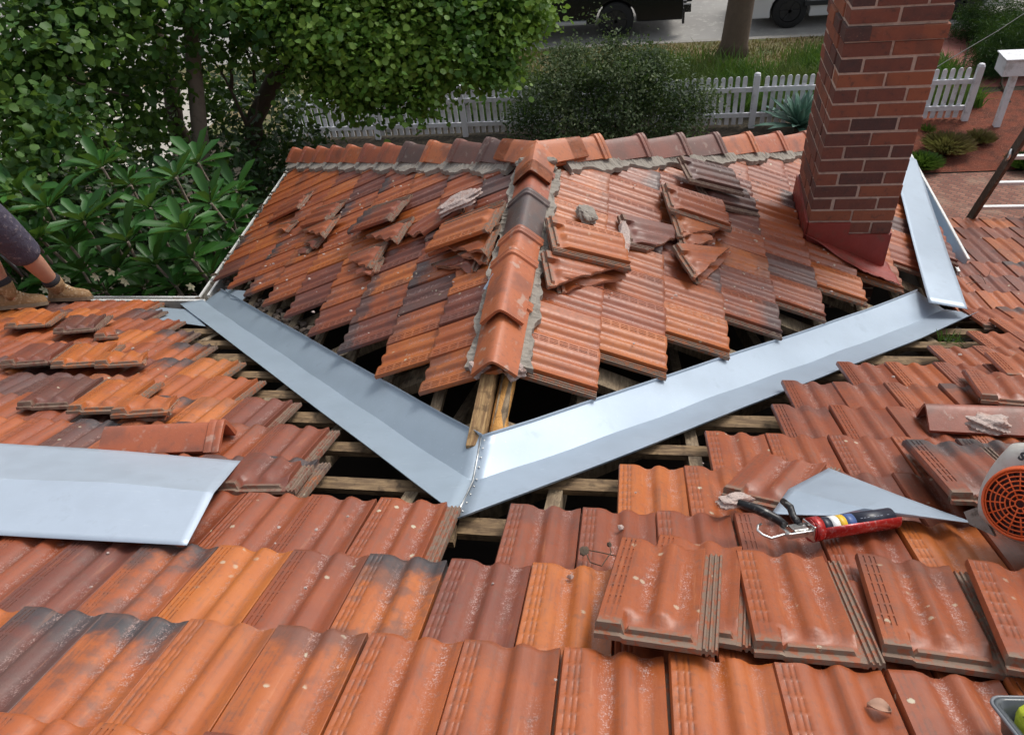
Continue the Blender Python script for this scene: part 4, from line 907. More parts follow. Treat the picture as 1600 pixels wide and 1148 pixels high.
# grass on the verge
def blades(n, xr, yr, h, z=ZG+.006, dens=None, name='grass', mat=M_GRASS, label='', wid=.010):
    x = RNG.uniform(*xr, n); y = RNG.uniform(*yr, n); hh = h*RNG.uniform(.5, 1.3, n)
    if dens is not None: keep = RNG.random(n) < dens(x, y); x, y, hh = x[keep], y[keep], hh[keep]
    n = len(x); a_ = RNG.uniform(0, 6.28, n); le = RNG.normal(size=(n, 2))*.35
    B0 = np.stack([x, y, np.full(n, z)], 1); wv = np.stack([np.cos(a_), np.sin(a_), np.zeros(n)], 1)*wid; tip = B0+np.stack([le[:, 0]*hh, le[:, 1]*hh, hh], 1); mid = B0+np.stack([le[:, 0]*hh*.3, le[:, 1]*hh*.3, hh*.6], 1)
    V = np.stack([B0-wv, B0+wv, mid+wv*.8, mid-wv*.8, tip+wv*.15, tip-wv*.15], 1).reshape(-1, 3); i = np.arange(n)[:, None]*6
    F = np.concatenate([i+np.array([[0, 1, 2, 3]]), i+np.array([[3, 2, 4, 5]])], 1).reshape(-1, 4)
    o = mesh_quads(name, V, F, mat); return tag(o, label, 'grass', kind='stuff')
blades(52000, (-6, 6.35), (11.75, 14.6), .30, dens=lambda x, y: np.clip(1.25-(y-12.6)/1.5+.35*np.sin(x*1.7)+.2*np.sin(x*4.1+y*3), .02, 1), label='long green grass between the picket fence and the kerb')
blades(9000, (-6, 6.35), (13.9, 15.4), .05, mat=M_DRY, name='dry_grass', label='short dry grass and fallen leaves along the kerb', wid=.012)
# picket fence
M_WHITE = simple('white_fence_paint', (.76, .77, .80), .6, var=.12, scale=7, objc=False, dirt=((.25, .24, .22), 5, .5))
fe = empty('picket_fence', (0, 11.35, ZG), 'white picket fence with rounded tops between garden and street grass', 'fence'); FEI = Matrix.Translation((0, -11.35, -ZG))
def picket(x, h=.88, w=.072, t=.018, y=0):
    pl = [(-w/2, .04), (w/2, .04), (w/2, h-.05)]+[(math.cos(a)*w/2, h-.05+math.sin(a)*w/2) for a in (.6, 1.1, 1.57, 2.04, 2.54)]+[(-w/2, h-.05)]
    b = MB(); b.prism(pl, ((x, y, 0), (1, 0, 0), (0, 0, 1)), t); return b
x = -5.75; npk = 0
while x < 5.85 and npk < 97:
    if min(abs(x-q) for q in (-5.8, -4.17, -2.51, -.83, .85, 2.52, 4.2, 5.93)) > .06:
        o = picket(x, .88+random.uniform(-.008, .008), y=.03).build('picket', M_WHITE, fe); npk += 1
    x += .119
for zz in (.22, .66):
    b = MB(); b.box((.05, -.005, zz), (11.8, .035, .075)); b.build('rail', M_WHITE, fe)
for q in (-5.8, -4.17, -2.51, -.83, .85, 2.52, 4.2, 5.93):
    b = MB(); b.box((q, -.03, .46), (.10, .09, .92), bev=.01); b.ball((q, -.03, .93), .05, (1, .9, .5)); b.build('post', M_WHITE, fe)
# plants in front of / behind the fence
def shrub(name, blobs, leaf, dens, mat, label, cat, loc, shape='oval', clump=.2, per=16, stems=6, up=.4):
    e = empty(name, loc, label, cat); inv = Matrix.Translation(-Vector(loc)); V, F = crown(blobs, leaf, dens, clump, per, shape, up)
    if not stems: blobs, stems = blobs[:1], 1
    tchild(mesh_quads('foliage', V, F, mat, e), inv); b = MB()
    for c, r in blobs[:stems]:
        c = Vector(c); b.tube([Vector(loc)+Vector((random.uniform(-.1, .1), random.uniform(-.1, .1), 0)), (Vector(loc)+c)/2+Vector((random.uniform(-.1, .1), 0, -.1)), c], [.03, .02, .008], 5)
    tchild(b.build('stem', M_BARKD, e), inv); return e
bl = [(np.array(p), r) for p, r in (((-.9, 10.7, -3.2), .6), ((-.3, 10.8, -2.9), .6), ((.4, 10.8, -2.95), .65), ((1.0, 10.7, -3.2), .55), ((.2, 10.6, -3.6), .7), ((-.7, 10.5, -3.7), .6), ((1.1, 10.5, -3.7), .55), ((1.55, 10.6, -3.4), .35), ((-.5, 11., -2.6), .22), ((.15, 11., -2.55), .2), ((-.05, 11.1, -2.2), .10), ((-.8, 11., -2.7), .16), ((.9, 11, -2.8), .25), ((-1.4, 10.6, -3.6), .3))]
shrub('flowering_bush', bl, .055, 520, M_BUSH, 'wide bush of small grey-green leaves and tiny white flowers before the fence', 'bush', (.1, 10.8, ZG), clump=.2, per=16)
bb = B([(1540, 178, 14.4, .6), (1585, 160, 14.6, .6), (1620, 190, 14.2, .7), (1520, 190, 14.2, .35), (1560, 130, 14.9, .4)])
shrub('rosemary_bush', [(np.array([c[0], c[1], max(c[2], ZG+.3)]), r) for c, r in bb], .11, 900, M_ROSE, 'dark needle-leaved bush next to the fence end post, below the letterbox', 'bush', (6.8, 11.9, ZG), 'blade', .16, 22, stems=0)
bb = B([(1330, 75, 16.4, .5), (1395, 72, 16.5, .4), (1480, 85, 16.2, .5), (1530, 92, 16., .5), (1500, 95, 15.8, .35)])
shrub('rosemary_bush', [(np.array([c[0], c[1]-1., max(c[2], ZG+.25)]), r) for c, r in bb[2:]], .11, 900, M_ROSE, 'green needle-leaved bush behind the fence panel beyond the chimney', 'bush', (6.3, 13.0, ZG), 'blade', .16, 22, stems=0)
def spiky(name, loc, n, L, wd, mat, label, cat, el=(.2, 1.3)):
    e = empty(name, loc, label, cat); b = MB()
    for i in range(n):
        a_ = i*2.4; t = i/n; ev = el[1]-(el[1]-el[0])*t; d = Vector((math.cos(a_)*math.cos(ev), math.sin(a_)*math.cos(ev), math.sin(ev))); s_ = Vector((-math.sin(a_), math.cos(a_), 0)); up_ = s_.cross(d)*-1
        ll = L*(.7+.3*t)*random.uniform(.9, 1.1); prev = None
        for f in (0, .25, .5, .75, 1.):
            wv = wd*(.6+1.2*f-1.8*f*f*f) if f < 1 else .002; c = d*ll*f+up_*(.02*f*f)-Vector((0, 0, .10*f*f*L*t*2))
            r = [b.bm.verts.new(c-s_*wv+up_*wv*.35), b.bm.verts.new(c), b.bm.verts.new(c+s_*wv+up_*wv*.35)]
            if prev:
                for q in (0, 1): b.bm.faces.new((prev[q], prev[q+1], r[q+1], r[q]))
            prev = r
    o = b.build('rosette', mat, e, sharp=60); thick(o, .006); return e
spiky('agave_plant', (3.22, 10.95, ZG+.16), 40, .80, .060, M_AGAVE, 'blue-green spiky agave against the fence beside the chimney', 'agave')
b = MB(); b.tube([(3.22, 10.95, ZG), (3.22, 10.95, ZG+.16)], .06, 8); b.build('stem', M_BARKD, bpy.data.objects['agave_plant']).matrix_parent_inverse = Matrix.Translation((-3.22, -10.95, -ZG-.16))
for q, (px, py, r, lab, mt, nn_) in enumerate(((1478, 238, .34, 'straw-coloured grass tuft on the mulch above the brick path', M_DRY, 2200), (1440, 262, .26, 'green grass tuft next to the straw-coloured one', M_GRASS, 2000), (1530, 222, .22, 'small bleached grass tuft in the red mulch', M_DRY, 900), (1450, 205, .14, 'little upright green sprig near the fence foot', M_GRASS, 160), (1598, 262, .25, 'dark green tuft behind the ladder rail', M_ROSE, 1500))):
    c = on_z(px, py, ZG+.014); V, F = [], []
    a_ = RNG.uniform(0, 6.28, nn_); rad = r*np.sqrt(RNG.random(nn_)); L = r*RNG.uniform(.7, 1.5, nn_)
    base = np.stack([c.x+np.cos(a_)*rad*.4, c.y+np.sin(a_)*rad*.4, np.full(nn_, c.z)], 1); nv = np.stack([np.cos(a_+1.57), np.sin(a_+1.57), np.full(nn_, .2)], 1); dd = np.stack([np.cos(a_)*rad/r*1.1, np.sin(a_)*rad/r*1.1, np.full(nn_, .75)], 1)
    V, F = leaves_arrays(base, np.cross(dd, nv), r*.8, 'blade', dirs=dd); V = V; o = mesh_quads('grass_tuft', V, F, mt); tag(o, lab, 'grass tuft')
# letterbox
LBP = on_z(1592, 97, ZG+1.05)
lb = empty('letterbox', (LBP.x, LBP.y, ZG), 'white box-shaped letterbox on a post above the dark bush', 'letterbox')
b = MB(); b.box((0, 0, 1.02), (.50, .34, .26), bev=.012); b.build('box', M_WHITE, lb); b = MB(); b.box((0, -.01, 1.16), (.56, .40, .02), bev=.004); b.build('lid', M_WHITE, lb)
b = MB(); b.box((0, 0, .45), (.09, .09, .9)); b.build('post', M_WHITE, lb)
# street tree
st = empty('street_tree', (2.5, 14.7, ZG), 'single thick grey-brown trunk of the street tree on the verge', 'tree')
b = MB(); P0 = Vector((2.5, 14.7, ZG)); b.tube([(0, 0, -.05), (.02, 0, .25), (.08, 0, 1.2), (.12, 0, 2.4), (.2, 0, 3.4)], [.34, .27, .25, .24, .20], 14); b.tube([(.15, 0, 2.9), (.9, .2, 4.2), (1.4, .4, 5.2)], [.14, .09, .05], 8); b.tube([(.15, 0, 2.9), (-.7, .2, 4.0), (-1.2, .1, 5.2)], [.14, .09, .05], 8); b.build('trunk', M_BARKD if 0 else simple('street_bark', (.12, .085, .06), .95, var=.35, scale=6, bump=1., bs=14), st)
V, F = crown([(np.array(p), r) for p, r in (((.2, 0, 5.6), 1.5), ((1.5, .3, 5.4), 1.2), ((-1.2, .1, 5.4), 1.2), ((.2, .8, 6.6), 1.2))], .16, 110, .4, 12); mesh_quads('crown', V, F, M_LEAFD, st)
# ------------------------------------------------------------------ vehicles
M_CARB = simple('black_car_paint', (.012, .012, .014), .25, .2); M_CARW = simple('white_car_paint', (.62, .62, .62), .3, 0, spec=.6); M_TYRE = simple('tyre_rubber', (.018, .018, .018), .9); M_GLASS = simple('tinted_glass', (.02, .025, .03), .08)
M_HUB = simple('dark_alloy', (.06, .06, .065), .4, .7); M_SILV = simple('silver_plastic', (.50, .50, .50), .4, .2)
def wheel(parent, x, y, z, r, w=.24, hub=M_HUB):
    b = MB(); n = 28; pr2 = [(r*.62, w/2), (r*.95, w/2), (r, w*.36), (r, -w*.36), (r*.95, -w/2), (r*.62, -w/2)]
    rings = [[b.bm.verts.new((x+q*math.cos(2*math.pi*k/n), y+u, z+q*math.sin(2*math.pi*k/n))) for q, u in pr2] for k in range(n)]
    for k in range(n):
        a, c = rings[k], rings[(k+1) % n]
        for m in range(5): b.bm.faces.new((a[m], a[m+1], c[m+1], c[m])).smooth = True
    o = b.build('wheel', M_TYRE, parent)
    b = MB(); b.tube([(x, y-w*.42, z), (x, y+w*.42, z)], r*.60, 20)
    for k in range(6):
        a_ = k*math.pi/3; b.beam((x, y-w*.46, z), (x+math.cos(a_)*r*.56, y-w*.46, z+math.sin(a_)*r*.56), .05, .03, up=Vector((0, 1, 0)))
    b.build('rim', hub, o)
def arch_body(b, prof2, wheels, wr_, y0, y1):
    """side profile polygon with wheel arches cut, extruded across"""
    low = prof2['low']; pts = list(prof2['top']); bot = [(prof2['x1'], low)]
    for wx in sorted(wheels, reverse=True):
        a0 = math.asin(max(-1, (low-prof2['wz'])/wr_)); bot += [(wx+wr_*math.cos(a_), prof2['wz']+wr_*math.sin(a_)) for a_ in [a0+(math.pi-2*a0)*k/10 for k in range(11)]]
    bot.append((prof2['x0'], low)); poly = pts+bot
    b.prism(poly, ((0, (y0+y1)/2, 0), (1, 0, 0), (0, 0, 1)), abs(y1-y0))
def vehicle(name, loc, label, cat, paint, top, wheels, low, wr_, L0, L1, width=1.8):
    v = empty(name, loc, label, cat); b = MB(); arch_body(b, dict(low=low, top=top, x0=L0, x1=L1, wz=wr_), wheels, wr_+.06, -width/2, width/2)
    o = b.build('body', paint, v); md = o.modifiers.new('b', 'BEVEL'); md.width = .03; md.segments = 3; md.limit_method = 'ANGLE'; md.angle_limit = math.radians(35)
    for wx in wheels:
        for s in (-1, 1): wheel(v, wx, s*(width/2-.13), wr_, wr_)
    return v
zr = ZG-.11
ut = vehicle('utility_truck', (1.55, 17.05, zr), 'black pickup truck parked at the kerb, seen from roof height', 'pickup truck', M_CARB, [(-5.25, .75), (-5.2, .98), (-4.1, 1.12), (-3.35, 1.72), (-2.1, 1.75), (-1.85, 1.15), (-.02, 1.15), (0, .6)], [-1.45, -4.45], .36, .39, -5.25, 0.)
b = MB(); b.box((-2.95, -.93, .42), (1.7, .14, .06), bev=.01); b.build('side_step', M_SILV, ut)
b = MB(); b.beam((-.05, 0, .45), (.12, 0, .45), .06, .06); b.box((-.03, 0, .50), (.12, 1.5, .12), bev=.02); b.box((.10, -.62, .52), (.16, .10, .16)); b.tube([(.12, 0, .47), (.22, 0, .47), (.22, 0, .54)], .025, 8); b.box((.02, -.72, .36), (.05, .12, .25)); b.build('rear_bumper', M_BLKM, ut)
b = MB(); b.prism([(-3.95, 1.16), (-3.32, 1.64), (-2.95, 1.66), (-2.95, 1.16)], ((0, 0, 0), (1, 0, 0), (0, 0, 1)), 1.815); b.prism([(-2.85, 1.16), (-2.85, 1.66), (-2.2, 1.68), (-2.05, 1.16)], ((0, 0, 0), (1, 0, 0), (0, 0, 1)), 1.815); b.build('side_window', M_GLASS, ut)
va = vehicle('delivery_van', (3.0, 17.2, zr), 'white van parked by the kerb behind the chimney and street trunk', 'van', M_CARW, [(0.0, .7), (.05, .95), (.95, 1.2), (1.7, 1.9), (2.1, 2.0), (5.1, 2.0), (5.2, .6)], [.82, 4.32], .24, .36, 0., 5.2)
b = MB(); b.prism([(1.15, 1.25), (1.72, 1.80), (2.3, 1.82), (2.3, 1.25)], ((0, 0, 0), (1, 0, 0), (0, 0, 1)), 1.815); b.build('side_window', M_GLASS, va)
b = MB(); b.box((.03, -.62, .82), (.10, .34, .16), bev=.03); b.build('headlight', M_CHROME, va)
b = MB(); b.box((.03, .62, .82), (.10, .34, .16), bev=.03); b.build('headlight', M_CHROME, va)
b = MB(); b.box((2.6, -.915, .52), (3.0, .04, .10), bev=.01); b.build('side_moulding', M_BLK, va)
# cable
b = MB(); pc = [at(1640, -5, 12.), at(1560, 48, 10.5), at(1480, 95, 9.2), at(1400, 145, 8.2), at(1300, 212, 7.0)]; b.tube(pc, .006, 6); tag(b.build('power_cable', M_BLK), 'thin dark service cable slanting over the driveway to the house', 'cable')
# ------------------------------------------------------------------ chimney
ch = empty('chimney', (1.735, 2.715, -1.), 'square red-brick chimney with red painted base rising through the roof', 'chimney'); CI = Matrix.Translation((-1.735, -2.715, 1.))
k = N('chimney_brick'); at_ = k.n('Attribute', attribute_name='bt'); sx = k.n('SeparateXYZ'); k.put(sx.inputs[0], at_.outputs['Vector']); p = k.pos(); n1 = k.noise(p, 22, 5, .65); n2 = k.noise(p, 90, 4, .7)
tn = k.math('ADD', sx.outputs[0], k.math('MULTIPLY', k.math('SUBTRACT', n1, .5), .5), clamp=True)
c = k.ramp(tn, [(0., (.30, .105, .052)), (.35, (.215, .075, .047)), (.7, (.145, .058, .043)), (1., (.080, .045, .040))]); c = k.mix(k.math('MULTIPLY', k.step(n2, .58, .72), .35), c, (.38, .22, .16)); c = k.mix(k.math('MULTIPLY', k.step(n1, .55, .70), .6), c, (.06, .042, .036)); c = k.mix(k.math('MULTIPLY', k.step(k.noise(p, 6, 4), .52, .68), .4), c, (.10, .055, .045)); k.bump(k.math('ADD', n1, n2), .7, .004); M_BRICK = k.fin(c, .8)
M_JOINT = simple('chimney_joint', (.54, .43, .35), .95, var=.3, scale=25, bump=.8, bs=60, objc=False, dirt=((.16, .08, .06), 20, .4))
X0, X1, Y0, Y1 = 1.505, 1.965, 2.50, 2.94; CH = .0785; NB = 30; ZB0 = -.605-8*CH
b = MB(); b.box(((X0+X1)/2, (Y0+Y1)/2, (ZB0+1.1)/2), (X1-X0-.007, Y1-Y0-.007, 1.1-ZB0)); o = b.build('joint_mortar', M_JOINT, ch); o.matrix_parent_inverse = CI
b = MB(); tones = []; nfa = 0
def brick(cx, cy, cz, sx_, sy_, sz_):
    global nfa
    j = lambda s=.0025: random.uniform(-s, s)
    b.box((cx+j(), cy+j(), cz+j()), (sx_+j(), sy_+j(), sz_+j(.002)), Matrix.Rotation(j(.006), 3, 'Z'), bev=.003)
    b.bm.faces.ensure_lookup_table(); t = random.random(); n = len(b.bm.faces); tones.extend([t]*(n-nfa)); nfa = n
J = .0125
for cI in range(NB):
    z = ZB0+cI*CH+CH/2
    if z > 1.08: break
    off = .013 if abs(z-.49) < CH*.5 else 0.
    W = X1-X0; h = CH-J
    fb = [(0, 1), (1, 1)] if cI % 2 else [(0, .5), (.5, 1), (1.5, .5)]
    unit = (W+J)/2
    segs = [(s*unit, (s+l)*unit-J) for s, l in ([(0, 1), (1, 1)] if cI % 2 == 0 else [(0, .5), (.5, 1), (1.5, .5)])]
    segs2 = [(s*unit, (s+l)*unit-J) for s, l in ([(0, .5), (.5, 1), (1.5, .5)] if cI % 2 == 0 else [(0, 1), (1, 1)])]
    for a, c_ in segs:
        for yy in (Y0-off+.05, Y1+off-.05): brick(X0+(a+c_)/2, yy, z, c_-a+(off if 1 else 0), .105, h)
    for a, c_ in segs2:
        a = max(a, .107); c_ = min(c_, W-.107)
        if c_-a < .03: continue
        for xx in (X0-off+.05, X1+off-.05): brick(xx, Y0+(a+c_)/2, z, .105, c_-a, h)
me_ = b.build('brickwork', M_BRICK, ch); me_.matrix_parent_inverse = CI
at2 = me_.data.attributes.new('bt', 'FLOAT_VECTOR', 'FACE'); tt = np.zeros((len(me_.data.polygons), 3)); tt[:, 0] = (np.array(tones)[:len(tt)] if len(tones) >= len(tt) else np.resize(tones, len(tt))); at2.data.foreach_set('vector', tt.ravel())
# painted base
b = MB(); e_ = .014
def zr_(x): return -T*x
def skirt(pa, pb, za_, zb_, hi_a, hi_b, nrm):
    pa, pb, nrm = Vector(pa), Vector(pb), Vector(nrm)
    q = [pa+Vector((0, 0, za_)), pb+Vector((0, 0, zb_)), pb+Vector((0, 0, hi_b)), pa+Vector((0, 0, hi_a))]
    o_ = [v+nrm*e_ for v in q]; o_[0] += nrm*.006; o_[1] += nrm*.006
    b.quad(*o_); b.quad(o_[3], o_[2], q[2], q[3]); b.quad(q[0], o_[0], o_[3], q[3]); b.quad(o_[1], q[1], q[2], o_[2])
zt1 = -.605; zt2 = -.605-CH
skirt((X0, Y0, 0), (X0+.23, Y0, 0), zr_(X0)+.01, zr_(X0+.23)+.01, zt1, zt1, (0, -1, 0)); skirt((X0+.23, Y0, 0), (X1, Y0, 0), zr_(X0+.23)+.01, zr_(X1)+.01, zt2, zt2, (0, -1, 0))
skirt((X0, Y1, 0), (X0, Y0, 0), zr_(X0)+.01, zr_(X0)+.01, zr_(X0)+.21, zt1, (-1, 0, 0)); skirt((X1, Y0, 0), (X1, Y1, 0), zr_(X1)+.01, zr_(X1)+.01, zt2, zt2, (1, 0, 0))
o = b.build('painted_flashing', M_RED, ch); o.matrix_parent_inverse = CI
# red painted apron tiles below the chimney
def apron():
    V, F = [], []; nx, ny = 24, 10
    P = [on_wing(1262, 372, 1, .075), on_wing(1378, 412, 1, .075), on_wing(1412, 452, 1, .078), on_wing(1340, 432, 1, .075)]
    P = [on_wing(1258, 366, 1, .072), on_wing(1384, 408, 1, .072), on_wing(1408, 446, 1, .068), on_wing(1350, 426, 1, .068)]
    for j in range(ny+1):
        for i in range(nx+1):
            a = P[0].lerp(P[1], i/nx); c_ = P[3].lerp(P[2], i/nx); q = a.lerp(c_, j/ny); q.z += .006*math.sin(q.y*60)+random.uniform(-.001, .001); q.y += (random.uniform(-.008, .008) if j == ny else 0); V.append(q)
    for j in range(ny):
        for i in range(nx): F.append((j*(nx+1)+i, (j+1)*(nx+1)+i, (j+1)*(nx+1)+i+1, j*(nx+1)+i+1))
    o = mesh_np('painted_apron', V, F, M_RED, ch, smooth=True); o.matrix_parent_inverse = CI; thick(o, .004)
apron()
# ------------------------------------------------------------------ ladder
ld = empty('ladder', (3.3, 5.35, ZG), 'ladder with dark rails and silver rungs leaning on the far gutter', 'ladder'); M_RAIL = simple('dark_ladder_rail', (.085, .06, .045), .6, .2, var=.25, scale=12, dirt=((.25, .2, .16), 30, .5))
top = Vector((.03, -1.42, 3.9)); 
for x in (0, .45):
    b = MB(); b.beam((x, 0, 0), Vector((x, 0, 0))+top, .028, .085, up=Vector((1, 0, 0)) if 0 else Vector((0, 1, 0)), bev=.004); b.build('rail', M_RAIL, ld)
for k in range(1, 14):
    p = top*(k/14.); b = MB(); b.beam((.012+p.x, p.y, p.z), (.438+p.x, p.y, p.z), .035, .030, bev=.004); b.build('rung', M_CHROME if 0 else M_GUTW, ld)
b = MB(); p = top*.78; b.tube([(-.02+p.x, p.y-.02, p.z), (-.035+p.x, p.y-.06, p.z+.05), (-.02+p.x, p.y-.03, p.z+.10)], .012, 7); b.build('rung_lock', M_CHROME, ld)
# ------------------------------------------------------------------ caulking gun
def basis(x, z):
    x = x.normalized(); y = z.cross(x).normalized(); z = x.cross(y); return Matrix((x, y, z)).transposed()
ga, gb = on_main(1268, 827, .105), on_main(1410, 806, .098)
gr_ = basis(gb-ga, MAINF[2]); gun = empty('caulking_gun', ga, 'red caulking gun with black handles lying under the kite-shaped zinc offcut', 'caulking gun'); gun.rotation_euler = gr_.to_euler()
b = MB(); LB = .245; R_ = .0275; n = 18
for (r0, r1, x0_, x1_) in ((R_, R_, 0, LB),):
    rings = []
    for x in (x0_, x1_):
        rings.append([b.bm.verts.new((x, math.cos(a_)*r0, math.sin(a_)*r0)) for a_ in [math.radians(150+k*240/n) for k in range(n+1)]])
    for k in range(n): b.bm.faces.new((rings[0][k], rings[0][k+1], rings[1][k+1], rings[1][k])).smooth = True
o = b.build('cradle', M_GUNR, gun); thick(o, .002)
b = MB(); b.tube([(-.004, 0, 0), (.020, 0, 0)], .031, 24); b.tube([(-.008, 0, 0), (-.004, 0, 0)], .029, 24); b.tube([(.008, -.0315, -.004), (.008, -.0325, -.004)], .007, 12); b.build('collar', M_GUNR, gun)
# cartridge with printed bands
b = MB(); xb = [(.022, .046, 3), (.046, .068, 0), (.068, .088, 1), (.088, .115, 2), (.115, .232, 3)]; cr_ = .0255
for x0_, x1_, mi in xb: b.mi = mi; b.tube([(x0_, 0, .001), (x1_, 0, .001)], cr_, 24)
b.mi = 0
for i in range(10):
    for rr in range(3):
        if (i+rr) % 4: b.mi = 4; b.box((.122+i*.0098, -.0155+rr*.008, .0205+.0015*rr*(1.2)), (.006, .0016, .0012))
cm = [simple('label_white', (.8, .8, .78), .4), simple('label_yellow', (.75, .47, .03), .4), simple('label_blue', (.06, .11, .28), .4), simple('label_navy', (.015, .018, .035), .35), simple('label_print', (.45, .5, .6), .4)]
b.build('cartridge', cm, gun)
b = MB(); b.box((-.040, .019, .002), (.070, .006, .016), bev=.002); b.box((-.040, -.019, .002), (.070, .006, .016), bev=.002); b.box((-.074, 0, .002), (.010, .042, .016), bev=.002); b.box((-.040, .0, .012), (.040, .030, .004), bev=.001); b.tube([(-.03, -.022, .004), (-.03, .022, .004)], .006, 10); b.box((-.008, 0, 0), (.006, .05, .04), bev=.002); b.tube([(-.05, -.006, .004), (-.02, .004, .012), (-.012, .01, .006)], .004, 6); b.build('frame', M_CHROME, gun)
b = MB(); hk = [(-.01, .0, .0), (-.08, -.004, .0), (-.118, -.006, -.004), (-.135, .004, .002), (-.139, .022, .006), (-.130, .036, .010), (-.118, .040, .012)]; b.tube(hk, .0035, 8); b.build('hooked_rod', M_CHROME, gun)
b = MB(); b.tube([(-.065, .012, .012), (-.082, .030, .026), (-.115, .065, .040), (-.150, .100, .045)], [.009, .0115, .013, .011], 8); o = b.build('handle', M_BLKM, gun)
b = MB(); b.tube([(-.028, .010, .010), (-.030, .035, .022), (-.022, .062, .034), (-.026, .092, .040)], [.010, .009, .010, .008], 8); b.build('trigger', M_BLKM, gun)
# ------------------------------------------------------------------ leaf blower
ctr = Vector(CAM+ray(1597, 787)*1.74); toC = (Vector(CAM)-ctr).normalized()
zx = (toC*.8+Vector((-.38, -.10, .05))).normalized(); upv = Vector((0, SP*.6, 1)); xx_ = upv.cross(zx).normalized(); yy_ = zx.cross(xx_)
bl_ = empty('leaf_blower', ctr, 'orange and grey petrol leaf blower resting at the edge of the tiles', 'leaf blower'); bl_.rotation_euler = Matrix((xx_, yy_, zx)).transposed().to_euler(); bl_.scale = (.86, .86, .86)
M_ORP = simple('orange_plastic', (.74, .115, .02), .38, 0, var=.06, scale=20, dirt=((.35, .08, .03), 40, .3)); M_GRP = simple('pale_grey_plastic', (.50, .49, .46), .5, 0, var=.06, scale=9, dirt=((.30, .26, .22), 30, .35)); M_MAR = simple('dark_fan_red', (.10, .014, .008), .5)
RB = .098
b = MB(); pr3 = [(RB*1.0, .0), (RB*1.02, -.01), (RB*1.05, -.025), (RB*1.04, -.05)]
n = 48; rings = [[b.bm.verts.new((r*math.cos(2*math.pi*k/n), r*math.sin(2*math.pi*k/n), z)) for k in range(n)] for r, z in [(RB*.90, .003), (RB*.93, .010), (RB*.98, .008)]+pr3]
for r, s in zip(rings, rings[1:]):
    for k in range(n): b.bm.faces.new((r[k], r[(k+1) % n], s[(k+1) % n], s[k])).smooth = True
b.build('fan_cover', M_ORP, bl_)
b = MB()
for q in range(7):
    r = RB*(.12+.125*q); b.tube([(r*math.cos(a_), r*math.sin(a_), .004+.012*(1-(r/RB)**2)) for a_ in [2*math.pi*k/36 for k in range(37)]], .0023, 5, caps=False)
for q in range(16):
    a_ = 2*math.pi*q/16; r0 = RB*(.12 if q % 2 == 0 else .37)
    b.tube([(r*math.cos(a_), r*math.sin(a_), .004+.012*(1-(r/RB)**2)) for r in (r0, RB*.6, RB*.93)], .0023, 5)
b.build('fan_grille', M_ORP, bl_)
b = MB(); b.tube([(0, 0, -.035), (0, 0, -.012)], RB*.93, 36)
for q in range(12):
    a_ = 2*math.pi*q/12; b.box((math.cos(a_)*RB*.55, math.sin(a_)*RB*.55, -.006), (RB*.7, .003, .02), Matrix.Rotation(a_+.35, 3, 'Z'))
b.build('fan', M_MAR, bl_)
b = MB(); g = bmesh.ops.create_icosphere(b.bm, subdivisions=4, radius=1.)
for v in g['verts']:
    c = v.co; s = max(abs(c.x), abs(c.y), abs(c.z))**.35; c = c/s; v.co = Vector((c.x*.125-.004, c.y*(.165 if c.y > 0 else .118)+.0, c.z*.065-.088))
b.box((.16, -.01, -.12), (.24, .17, .15), bev=.03)
for f in b.bm.faces: f.smooth = True
b.build('housing', M_GRP, bl_)
b = MB(); b.tube([(-.035, .125, -.05), (-.045, .165, -.05), (-.02, .205, -.055), (.04, .225, -.06), (.12, .225, -.06), (.19, .20, -.07), (.21, .12, -.08)], [.017, .016, .016, .017, .018, .018, .02], 10); b.build('handle', M_GRP, bl_)
b = MB(); b.tube([(-.02, .02, -.17), (.08, -.02, -.26), (.25, -.03, -.36), (.5, -.05, -.5)], [.055, .045, .04, .035], 14); b.build('blower_tube', M_BLK, bl_)
b = MB(); b.prism([(-.10, -.06), (-.075, -.095), (-.04, -.125), (-.11, -.125), (-.135, -.10)], ((0, 0, -.07), (1, 0, 0), (0, 1, 0)), .02); b.build('foot', M_GUT, bl_)
tx = bpy.data.curves.new('lettering', 'FONT'); tx.body = 'STIHL'; tx.size = .030; tx.extrude = .0012; tx.offset = .0016; tx.space_character = 1.05
to_ = bpy.data.objects.new('tmp', tx); tx.materials.append(M_BLK); COL.objects.link(to_); bpy.context.view_layer.update(); to = bpy.data.objects.new('lettering', bpy.data.meshes.new_from_object(to_.evaluated_get(bpy.context.evaluated_depsgraph_get()))); bpy.data.objects.remove(to_); link(to, bl_); to.location = (-.060, .106, -.020); to.rotation_euler = (math.radians(-14), 0, -.08)
# ------------------------------------------------------------------ tray with lime cloth at the near corner
ty = empty('plastic_tray', on_main(1640, 1150, .10), 'smoky plastic tray with rounded corners holding a lime sponge at the near corner', 'tray')
ex = (on_main(1680, 1092, .1)-on_main(1545, 1090, .1)).normalized(); ty.rotation_euler = basis(ex, MAINF[2]).to_euler()
org = basis(ex, MAINF[2]).transposed() @ (on_main(1541, 1089, .13)-ty.location)
M_SMK = simple('smoky_plastic', (.06, .07, .08), .18, 0); M_RIM = simple('grey_rim_plastic', (.16, .17, .19), .3)
def rr(w_2, h_2, r, z, n=6):
    out = []
    for cx, cy, a0 in ((w_2-r, -h_2+r, -90), (w_2-r, h_2-r, 0), (-w_2+r, h_2-r, 90), (-w_2+r, -h_2+r, 180)):
        for k in range(n+1): a_ = math.radians(a0+90*k/n); out.append(Vector((cx+math.cos(a_)*r, cy+math.sin(a_)*r, z)))
    return out
cx_ = Vector((org.x+.13, org.y-.10, org.z))
